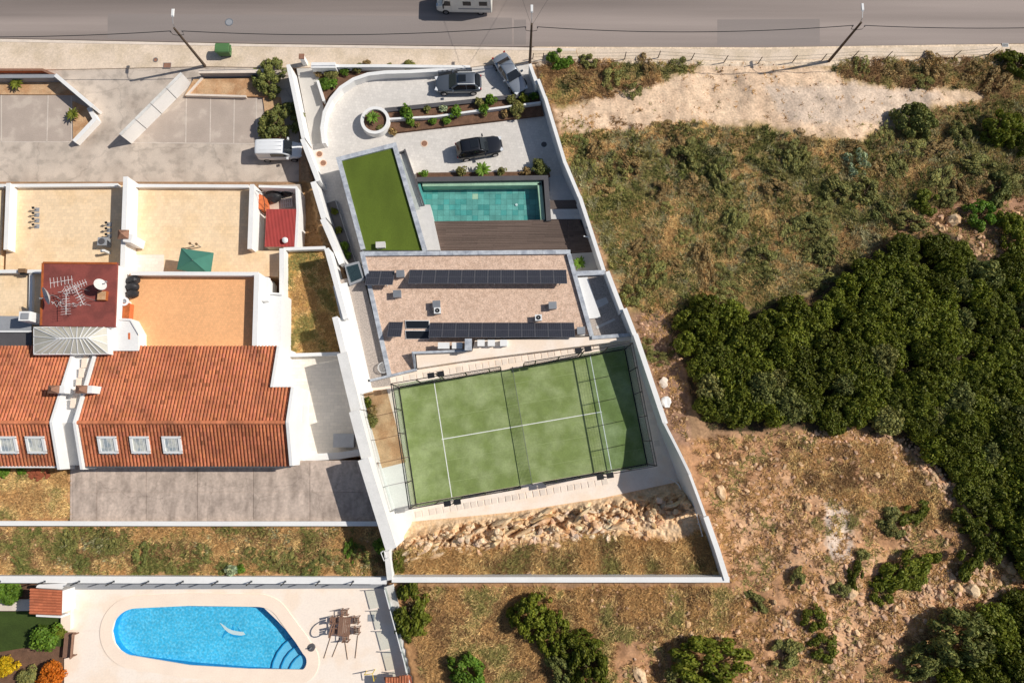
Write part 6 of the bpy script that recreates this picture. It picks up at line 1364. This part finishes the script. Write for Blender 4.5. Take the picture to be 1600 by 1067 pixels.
# gardens
GS = [
 (424, 124, 1.6, 'raggedbig', 'leafgrey', 1.1, .2, 'dark oleander by the pavement at the top of the party wall'), (440, 194, 1.85, 'raggedbig', 'leafgrey', 1.1, .1, 'dark oleander above the white van beside the party wall'), (424, 204, .9, 'ragged', 'leafgrey', 1.2, .1, 'smaller oleander at the lower left of the one above the white van'),
 (637, 177, .75, 'small', 'leafbright', 1.3, .3, 'yellow green shrub left in the upper planted bed'), (641, 190, .6, 'small', 'leafbright', 1.2, .3, 'yellow green shrub at the left white edge of the planted bed'), (711, 178, .65, 'small', 'leafbright', 1.3, .3, 'yellow green shrub on the white edge at mid bed'), (676, 190, .4, 'small', 'leafbright', 1., .3, 'low green shrub in the lower planted bed'), (697, 190, .5, 'spiky', 'leafbright', .9, .3, 'spiky green plant in the lower planted bed'),
 (748, 162, .55, 'small', 'leafolive', 1.2, .3, 'olive shrub behind the yellow green pair'), (767, 160, .65, 'small', 'leafbright', 1.2, .3, 'bright shrub in the right part of the upper bed'), (755, 174, .6, 'small', 'leafbright', 1.2, .3, 'bright shrub on the white edge at the right part of the bed'), (800, 158, .5, 'small', 'leafolive', 1., .3, 'olive shrub below the silver car'), (818, 155, .6, 'small', 'leaf', 1., .3, 'dark shrub at the right end of the upper bed'), (809, 173, .85, 'mid', 'leafolive', 1., .3, 'large round shrub at the right end of the lower bed'),
 (692, 170, .45, 'spiky', 'leafpale', .8, .3, 'pale spiky plant in the upper bed'), (668, 172, .45, 'spiky', 'leafgrey', .8, .3, 'grey green spiky plant left in the upper bed'), (834, 153, .5, 'spiky', 'leafbright', 1., .3, 'small palm like plant at the boundary wall'), (614, 206, .5, 'spiky', 'leafdry', .8, .1, 'brownish grass clump beside the round planter'), (790, 178, .5, 'spiky', 'leafdry', .8, .3, 'greyish withered plant in the lower bed'), (652, 196, .3, 'spiky', 'leafdry', .8, .3, 'small brown tuft in the lower bed'),
 (583, 187, .75, 'spiky', 'leafbright', 1.1, .6, 'spiky green yucca in the round white planter'), (595, 200, .4, 'small', 'leafolive', .5, .6, 'low ground plant in the round white planter'),
 (662, 272, .5, 'small', 'leafbright', 1., .25, 'yellow green shrub left above the pool'), (722, 270, .6, 'small', 'leafolive', 1., .25, 'olive shrub above the middle of the pool'), (754, 268, .85, 'spiky', 'leafbright', 1.1, .25, 'large leafy green plant above the pool'), (785, 270, .5, 'small', 'leafolive', 1., .25, 'small olive shrub above the right part of the pool'), (845, 265, .95, 'mid', 'leafgrey', 1., .25, 'grey green bush at the top right corner of the pool'), (822, 268, .5, 'small', 'leafdry', .9, .25, 'greyish shrub left of the corner bush'),
 (905, 413, .7, 'spiky', 'leafbright', 1.0, 1.3, 'green agave on the back path beside the gravel roof'),
 (523, 330, .4, 'small', 'leaf', .9, .5, 'upper dark shrub in the shaded passage planter'), (529, 360, .4, 'small', 'leaf', .9, .5, 'middle dark shrub in the shaded passage planter'), (538, 385, .5, 'small', 'leafbright', 1., .5, 'green shrub in the shaded passage planter'), (543, 400, .5, 'small', 'leafbright', 1., .5, 'lowest green shrub in the shaded passage planter'),
 (31, 134, .75, 'palm', 'leaf', 1., .1, 'small palm in the earth bed by the pavement at left'), (118, 182, .7, 'palm', 'leaf', 1., .1, 'small palm in the triangular bed of the slanting wall'),
 (78, 990, 1.2, 'mid', 'leafbright', 1.2, 4.6, 'bright yellow green tree beside the brown bench'), (95, 985, .7, 'mid', 'leaf', 1.2, 4.6, 'dark shrub behind the yellow green tree'), (15, 1036, .95, 'mid', 'leafyellow', 1., 4.6, 'round yellow flowering bush in the lower left garden'), (88, 1048, 1.0, 'mid', 'leaforange', 1.1, 4.6, 'orange flowering bush at the bottom left, upper part'), (84, 1062, 1.0, 'mid', 'leaforange', 1., 4.6, 'orange flowering bush at the bottom left edge'),
 (22, 924, 1.0, 'mid', 'leafbright', .8, 4.6, 'clipped green hedge bush left of the hut'), (0, 922, 1.0, 'mid', 'leafbright', .8, 4.6, 'clipped green hedge bush at the left edge'), (45, 1055, .9, 'mid', 'leafolive', .8, 4.6, 'dark olive bush between the yellow and orange bushes'), (-12, 1060, .8, 'mid', 'leafolive', .8, 4.6, 'olive bush at the bottom left corner'),
 (598, 852, .7, 'mid', 'leafbright', 1.2, 5.4, 'green climber hanging over the thick party wall'), (622, 878, .9, 'mid', 'leaf', 1., 4.9, 'dark green bush in the lower left corner of the grassy plot'), (580, 660, .75, 'mid', 'leafolive', 1., 4., 'dark bush in the earth bed left of the court'), (583, 640, .5, 'spiky', 'leafdry', 1., 4., 'dry branch plant in the earth bed left of the court'), (575, 628, .5, 'spiky', 'leaf', 1., 4., 'spiky plant at the top of the earth bed left of the court'),
 (562, 865, .7, 'airy', 'leafgrey', .9, 5.3, 'pale grey shrub in the shade of the thick party wall'), (550, 858, .6, 'airy', 'leafbright', .8, 5.3, 'green shrub in the grass beside the shaded party wall'), (362, 889, .55, 'spiky', 'leafpale', .9, 5.3, 'pale agave above the retaining wall'), (378, 888, .45, 'small', 'leafbright', .9, 5.3, 'green shrub beside the pale agave'),
 (8, 734, .7, 'mid', 'leafbright', .8, 5.4, 'bright green bush below the left clay tile roof'), (36, 734, .5, 'mid', 'leafbright', .8, 5.4, 'bright green bush beside the broken tile heap'),
 (560, 108, .6, 'mid', 'leafolive', .9, .2, 'olive shrub behind the front wall, left of the middle'), (575, 102, .55, 'mid', 'leafdry', .9, .2, 'brownish shrub behind the front wall'), (640, 104, .6, 'mid', 'leafolive', .8, .2, 'olive shrub above the curved wall at right'), (520, 120, .8, 'mid', 'leafolive', .8, .2, 'yellowish shrub inside the bend of the curved wall'), (508, 134, .7, 'mid', 'leafbright', .8, .2, 'green shrub inside the bend beside the entrance path'), (540, 112, .6, 'mid', 'leafbright', .8, .2, 'green shrub at the top of the bend'), (498, 116, .5, 'mid', 'leafdry', .8, .2, 'brown shrub beside the entrance path'), (608, 105, .4, 'small', 'leafolive', .8, .2, 'small olive shrub behind the front wall at mid length'), (520, 132, .6, 'spiky', 'leafbright', .8, .2, 'spiky plant inside the bend of the curved wall'),
]
M['leafdry'] = M.get('leafdry') or mat('dry brown leaves', S(160, 134, 88), .85, .12, .6, 0, tint=True, transl=.15, rnd=.2)
sheet('planting_bed', [(500, 106), (690, 107), (640, 110), (575, 114), (550, 122), (530, 135), (514, 152), (506, 172), (498, 128)], .12, M['soil'], .2)
def frond_plant(px, py, r, z, label, mk):
    t = thing('palm', label, 'palm', P(px, py, z), VR.uniform(0, 6)); MB().tube([(0, 0, -.1), (0, 0, .35)], .1, 8, r1=.07).build('trunk', M['trunk'], t, True, local=True)
    for k in range(13):
        a = k*2*math.pi/13+VR.uniform(-.15, .15); L = r*VR.uniform(.8, 1.15); q = MB(); pv = None
        for s in range(6):
            u = s/5; x = L*u; zz = .35+.55*u*(1.25-u)*1.6*r; w_ = .17*r*math.sin(math.pi*min(1, u*.85+.12))
            cur = [(x*math.cos(a)-w_*math.sin(a), x*math.sin(a)+w_*math.cos(a), zz-.06), (x*math.cos(a), x*math.sin(a), zz), (x*math.cos(a)+w_*math.sin(a), x*math.sin(a)-w_*math.cos(a), zz-.06)]
            if pv: q.add(pv+cur, [(0, 1, 4, 3), (1, 2, 5, 4)], 0, (VR.uniform(.7, 1.2),)*3)
            pv = cur
        q.build('frond', M[mk], t, local=True)
for x, y, r, s, mk, h, z, lb in GS:
    if s == 'palm' : frond_plant(x, y, r, z, lb, mk)
    elif s == 'spiky' and r >= .7: frond_plant(x, y, r, z, lb, mk)
    else: shrub(x, y, r, s, mk, lb, 'tree' if 'tree' in lb else 'shrub', None, 'shrub', z=z, h=h, trunk=s != 'spiky')

# ------------------------------------------------------------------ grass, weeds and stones
def zat(px, py): return np.where(inpoly(px, py, ROCKPOLY), rockz(px, py), terrain(px, py))
def field(n, poly, rg, excl=()):
    xs = [p[0] for p in poly]; ys = [p[1] for p in poly]; x = rg.uniform(min(xs), max(xs), n*3); y = rg.uniform(min(ys), max(ys), n*3)
    k = soft(x, y, poly, 9) if poly is not None else np.ones(len(x), bool)
    for e in excl: k &= ~soft(x, y, e, 12)
    return x[k][:n], y[k][:n]
PAL = {'straw': S(230, 198, 136), 'tan': S(206, 166, 110), 'brown': S(152, 118, 80), 'olive': S(158, 148, 88), 'green': S(120, 124, 64), 'dark': S(86, 88, 50), 'grey': S(170, 164, 124)}
def grass(name, poly, dens, mix, seed, ln=.42, wd=.035, nb=9, up=.55, excl=(), patch=34, thin=.0):
    rg = np.random.default_rng(seed); A = 0.
    for i in range(len(poly)): A += poly[i][0]*poly[(i+1) % len(poly)][1]-poly[(i+1) % len(poly)][0]*poly[i][1]
    A = abs(A)/2/(16.8**2); x, y = field(int(A*dens), poly, rg, excl)
    if thin: k = vnoise(x, y, 16, seed+70) > thin; x, y = x[k], y[k]
    z = zat(x, y); wx, wy = Pn(x, y, z); n = len(x)
    names = list(mix); w = np.array([mix[k] for k in names]); cum = np.cumsum(w)/w.sum()
    f = vnoise(x, y, patch, seed+3, 3); f = (np.argsort(np.argsort(f))/max(1, n)); f = np.clip(f+rg.normal(size=n)*.10, 0, .999)
    ci = np.searchsorted(cum, f); col = np.array([PAL[k] for k in names])[np.clip(ci, 0, len(names)-1)]
    B = nb; a = rg.random((n, B))*2*np.pi; L = ln*(.5+.9*rg.random((n, 1)))*(.6+.6*rg.random((n, B))); tilt = .35+.65*rg.random((n, B))
    base = np.stack([wx, wy, z-.02], 1)[:, None, :]+np.stack([rg.normal(size=(n, B))*.06, rg.normal(size=(n, B))*.06, np.zeros((n, B))], 2)
    tilt = np.clip(tilt+.12, 0, .98)
    d = np.stack([np.cos(a)*tilt, np.sin(a)*tilt, np.sqrt(np.maximum(.05, 1-tilt**2))*up*1.3], 2)*L[..., None]
    s = np.stack([-np.sin(a), np.cos(a), np.zeros_like(a)], 2)*wd*(.6+.8*rg.random((n, B)))[..., None]
    co = np.stack([base-s, base+s, base+d], 2).reshape(-1, 3)
    k = (.7+.55*rg.random((n, B)))[..., None]*col[:, None, :]*(.8+.4*rg.random((n, 1)))[..., None]
    me = npmesh(name, co, None, 3, M['grassb'], np.repeat(k.reshape(-1, 3), 3, axis=0))
    o = bpy.data.objects.new(name, me); COL.objects.link(o); o['kind'] = 'stuff'; return o
MEADOW2 = [(866, 212), (940, 204), (1100, 194), (1180, 202), (1240, 212), (1340, 222), (1420, 212), (1520, 172), (1600, 160), (1660, 160), (1660, 300), (1520, 300), (1410, 345), (1330, 430), (1260, 456), (1180, 478), (1000, 490), (968, 440), (935, 370), (895, 270)]
grass('meadow_grass', MEADOW2, 26, {'dark': .03, 'green': .07, 'olive': .28, 'grey': .24, 'brown': .08, 'tan': .19, 'straw': .11}, 101, .5, .03, 10, excl=(THICKET,))
grass('meadow_weeds', MEADOW2, 12, {'dark': .15, 'green': .3, 'olive': .35, 'grey': .2}, 131, .42, .07, 16, up=.9, excl=(THICKET,), thin=.49)
grass('straw_grass', [(950, 330), (1120, 300), (1300, 330), (1340, 400), (1250, 450), (1170, 476), (1000, 480)], 24, {'straw': .4, 'tan': .5, 'olive': .1}, 102, .55, .028, 9, excl=(THICKET,), thin=.40)
grass('roadside_grass', [(846, 106), (870, 98), (960, 96), (1098, 100), (1088, 112), (1030, 132), (950, 152), (900, 162), (862, 160)], 34, {'brown': .4, 'tan': .25, 'olive': .25, 'dark': .1}, 103, .5)
grass('roadside_grass', [(1300, 106), (1340, 94), (1490, 90), (1640, 82), (1640, 180), (1540, 150), (1460, 138), (1400, 132), (1330, 124)], 34, {'brown': .38, 'olive': .3, 'tan': .2, 'dark': .12}, 104, .5)
grass('shore_grass', [(1380, 205), (1460, 175), (1540, 160), (1640, 150), (1640, 300), (1400, 330), (1340, 260)], 22, {'olive': .4, 'brown': .35, 'tan': .15, 'green': .1}, 105, .5, excl=(THICKET,))
grass('slope_grass', [(1360, 330), (1410, 310), (1640, 285), (1640, 420), (1545, 410), (1522, 384), (1480, 362), (1400, 376), (1340, 410)], 16, {'brown': .4, 'olive': .3, 'tan': .2, 'dark': .1}, 119, .4, thin=.38)
grass('track_weeds', SAND, 2.2, {'tan': .5, 'brown': .3, 'olive': .2}, 106, .3, thin=.5)
grass('track_weeds', [(880, 185), (960, 180), (1010, 200), (1130, 190), (1110, 205), (880, 215)], 16, {'brown': .5, 'tan': .3, 'olive': .2}, 107, .3, thin=.5)
LOW = [(640, 918), (1135, 918), (1180, 960), (1100, 1000), (960, 1000), (960, 1080), (660, 1080)]
grass('dry_grass', LOW, 34, {'tan': .4, 'brown': .25, 'straw': .2, 'olive': .15}, 108, .42)
grass('dry_grass', [(620, 864), (700, 858), (800, 862), (880, 846), (960, 832), (1060, 846), (1095, 830), (1130, 898), (618, 898)], 60, {'tan': .4, 'straw': .25, 'brown': .2, 'olive': .15}, 109, .6, .035, 10)
STONY = [(1085, 690), (1180, 680), (1240, 672), (1330, 668), (1400, 690), (1470, 760), (1540, 850), (1600, 910), (1640, 1080), (960, 1080), (1000, 1000), (1140, 960), (1145, 900), (1100, 780)]
grass('stony_grass', STONY, 15, {'tan': .4, 'brown': .3, 'straw': .15, 'olive': .15}, 110, .4, thin=.4)
grass('stony_grass', [(1220, 690), (1400, 690), (1480, 780), (1500, 830), (1330, 800), (1240, 760)], 24, {'tan': .45, 'straw': .3, 'brown': .25}, 111, .5, thin=.35)
grass('bare_strip_weeds', [(985, 490), (1045, 485), (1070, 600), (1080, 690), (1050, 660), (1010, 560)], 12, {'brown': .5, 'tan': .4, 'dark': .1}, 112, .35, thin=.4)
grass('strip_grass', [(-60, 824), (590, 824), (604, 898), (-60, 898)], 38, {'tan': .32, 'straw': .18, 'brown': .22, 'olive': .18, 'green': .1}, 113, .38, patch=45)
grass('strip_weeds', [(100, 824), (560, 828), (590, 898), (60, 898)], 7, {'green': .35, 'olive': .45, 'grey': .2}, 132, .3, .06, 14, up=.9, thin=.47)
grass('yard_grass', [(446, 396), (506, 396), (530, 500), (532, 548), (446, 548)], 40, {'olive': .4, 'straw': .25, 'tan': .35}, 114, .3)
grass('side_grass', [(470, 345), (508, 345), (514, 385), (468, 385)], 14, {'tan': .6, 'brown': .4}, 115, .2)
grass('left_grass', [(-60, 732), (110, 732), (110, 808), (-60, 808)], 40, {'tan': .45, 'straw': .4, 'olive': .15}, 116, .36)
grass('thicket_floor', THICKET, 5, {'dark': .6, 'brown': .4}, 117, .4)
grass('bed_weeds', [(600, 176), (842, 156), (848, 178), (610, 206)], 6, {'brown': .6, 'olive': .4}, 118, .2) if False else None
def stones(name, poly, dens, seed, s0=.06, s1=.2, m='stone', thin=0., excl=()):
    rg = np.random.default_rng(seed); A = 0.
    for i in range(len(poly)): A += poly[i][0]*poly[(i+1) % len(poly)][1]-poly[(i+1) % len(poly)][0]*poly[i][1]
    x, y = field(int(abs(A)/2/(16.8**2)*dens), poly, rg, excl)
    if thin: k = vnoise(x, y, 18, seed+5) > thin; x, y = x[k], y[k]
    n = len(x); z = zat(x, y); wx, wy = Pn(x, y, z); s = s0+(s1-s0)*rg.random(n)**3
    V = np.array([tuple(v) for v in ICO[1][0]]); Fc = np.array(ICO[1][1]); v = V[None]*(1+.5*(rg.random((n, 12, 1))-.5)); a = rg.random(n)*6.28
    v = v*np.stack([1+.4*rg.random(n), .7+.3*rg.random(n), .5+.3*rg.random(n)], 1)[:, None, :]
    vx = v[..., 0]*np.cos(a)[:, None]-v[..., 1]*np.sin(a)[:, None]; vy = v[..., 0]*np.sin(a)[:, None]+v[..., 1]*np.cos(a)[:, None]
    co = np.stack([vx*s[:, None]+wx[:, None], vy*s[:, None]+wy[:, None], v[..., 2]*s[:, None]+(z+s*.15)[:, None]], 2)
    tri = co[:, Fc.reshape(-1)].reshape(-1, 3)
    k = (.75+.45*rg.random(n)); col = np.stack([k, k*(.93+.1*rg.random(n)), k*(.86+.2*rg.random(n))], 1)
    me = npmesh(name, tri, None, 3, M[m], np.repeat(col, 60, axis=0)); o = bpy.data.objects.new(name, me); COL.objects.link(o); o['kind'] = 'stuff'; return o
stones('scattered_stones', STONY, 3.4, 201, .04, .24, thin=.40)
stones('scattered_stones', [(1120, 770), (1260, 720), (1360, 780), (1330, 860), (1220, 900), (1140, 880)], 4.5, 202, .03, .16)
stones('scattered_stones', [(1180, 1000), (1300, 880), (1500, 900), (1440, 980), (1300, 1066)], 5, 203, .04, .28)
stones('scattered_stones', [(1390, 680), (1425, 690), (1480, 740), (1525, 800), (1500, 806), (1440, 745), (1380, 700)], 14, 209, .08, .32)
stones('scattered_stones', [(1240, 672), (1400, 664), (1400, 690), (1250, 700)], 7, 210, .06, .26)
stones('scattered_stones', [(1430, 880), (1600, 880), (1600, 945), (1430, 950)], 6, 211, .08, .32)
stones('scattered_stones', [(1430, 330), (1600, 330), (1600, 410), (1500, 400)], 4, 212, .06, .3)
stones('track_pebbles', SAND, 1.6, 204, .03, .09)
stones('scattered_stones', [(900, 918), (1120, 930), (1140, 960), (1060, 1010), (960, 960)], 6, 205, .05, .2, thin=.4)
stones('scattered_stones', [(985, 495), (1060, 500), (1080, 690), (1040, 660)], 6, 206, .05, .2, thin=.4)
stones('bank_rubble', [(630, 850), (700, 828), (800, 818), (940, 792), (1040, 775), (1060, 800), (1000, 840), (900, 850), (800, 866), (690, 868)], 7, 207, .06, .34, m='rock')
stones('strip_stones', [(0, 826), (590, 826), (600, 896), (0, 896)], .8, 208, .04, .14)
BO = [(1330, 925, 1.0, .6, 'large yellow boulder split beside the dark bush'), (1518, 922, 1.25, .9, 'largest yellow boulder at the right among dark bushes'), (1495, 918, .8, .6, 'long pale boulder left of the largest yellow one'), (1512, 900, .6, .5, 'small yellow boulder on top of the largest yellow one'), (1545, 900, .6, .6, 'yellow boulder right above the largest one'), (1578, 890, .8, .7, 'pale boulder at the right edge above the yellow ones'), (1590, 902, .7, .6, 'second pale boulder at the right edge'), (1565, 856, .5, .35, 'whitish boulder beside the dark right bush'),
 (1382, 948, .45, .5, 'pale upright stone left of three on the scree'), (1397, 950, .6, .7, 'whitish stone in the middle of three on the scree'), (1410, 945, .5, .4, 'whitish stone right of three on the scree'), (1338, 988, .6, .5, 'tan boulder on the lower scree'), (1380, 990, .5, .4, 'pale flat boulder on the lower scree'), (1392, 1010, .5, .4, 'white boulder near the grey green bush'), (1332, 1015, .4, .4, 'white boulder at the foot of the lower scree'),
 (1262, 791, .8, .6, 'pale boulder casting a shadow on the stony slope'), (1322, 716, .4, .4, 'white stone alone in the brown grass'), (1370, 742, .55, .4, 'grey boulder in the brown grass'), (1268, 680, .4, .4, 'white stone at the thicket edge'), (1306, 676, .55, .4, 'tan stone at the thicket edge'), (1447, 740, .5, .4, 'pale boulder at the lower thicket edge'), (1470, 742, .45, .4, 'grey boulder at the lower thicket edge'), (1490, 756, .6, .5, 'tan boulder at the lower thicket edge'), (1505, 768, .5, .4, 'whitish boulder furthest down the thicket edge'), (1402, 672, .5, .4, 'pale stone heap under the thicket'),
 (1108, 706, .5, .4, 'yellow stone near the raked boundary wall'), (1120, 712, .55, .4, 'second yellow stone near the raked boundary wall'), (1160, 716, .6, .4, 'tan flat boulder in the reddish soil'), (1150, 724, .5, .4, 'tan boulder below the flat one'), (1210, 762, .5, .4, 'pale boulder on the pink soil'), (1128, 770, 1.0, .5, 'broad tan boulder beside the lower boundary wall'),
 (1210, 940, .5, .4, 'pale stone at the wall corner'), (1080, 990, .6, .4, 'whitish rock in the lower dry grass'), (1120, 995, .6, .4, 'pale rock above the broad dark bush'), (1000, 1055, 1.2, .7, 'large whitish rock at the bottom edge'), (1075, 975, .5, .3, 'small pale rock above the whitish one'),
 (1490, 345, 1.3, .9, 'dark shaded boulder above the thicket'), (1470, 358, .8, .6, 'pale edged boulder at the upper thicket edge'), (1560, 402, .6, .5, 'white boulder at the right edge of the thicket'), (1210, 468, .4, .3, 'white stone at the upper thicket edge')]
for x, y, r, h, lb in BO:
    p = G(x, y); k = VR.uniform(.82, 1.08); c = (k, k*(.98 if 'white' in lb or 'pale' in lb else .93), k*(1. if 'white' in lb else .84))
    q = MB().blob(p.x, p.y, p.z+h*.12, r*VR.uniform(.5, .65), r*VR.uniform(.4, .5), h*.5, int(x+y), 0, c, .26, 1 if r < .7 else 2, VR.uniform(0, 3)); tag(q.build('boulder', M['stone' if 'white' in lb or 'pale' in lb else 'rock']), lb, 'boulder')
# blocks along the rocky bank
for i in range(130):
    x = VR.uniform(632, 1055); e = np.interp(x, [618, 700, 800, 940, 1050], [838, 812, 800, 778, 762]); y = e+VR.uniform(8, 50); r = VR.uniform(.25, .8)*(.7+.3*VR.random())
    if vnoise(np.array([x+y*.6]), np.array([y*1.5-x*.2]), 34, 88, 2)[0] < .47: continue
    p = G(x, y); k = VR.uniform(.85, 1.12)
    q = MB().blob(p.x, p.y, p.z-.05, r*VR.uniform(.9, 1.7), r*.40, r*VR.uniform(.4, .8), i*7, 0, (k, k*VR.uniform(.92, 1.), k*VR.uniform(.8, .98)), .42, 1, VR.gauss(.42, .22))
    tag(q.build('rock_block', M['rock']), 'broken limestone block on the rocky bank below the court', 'rock', 'limestone blocks on the rocky bank')
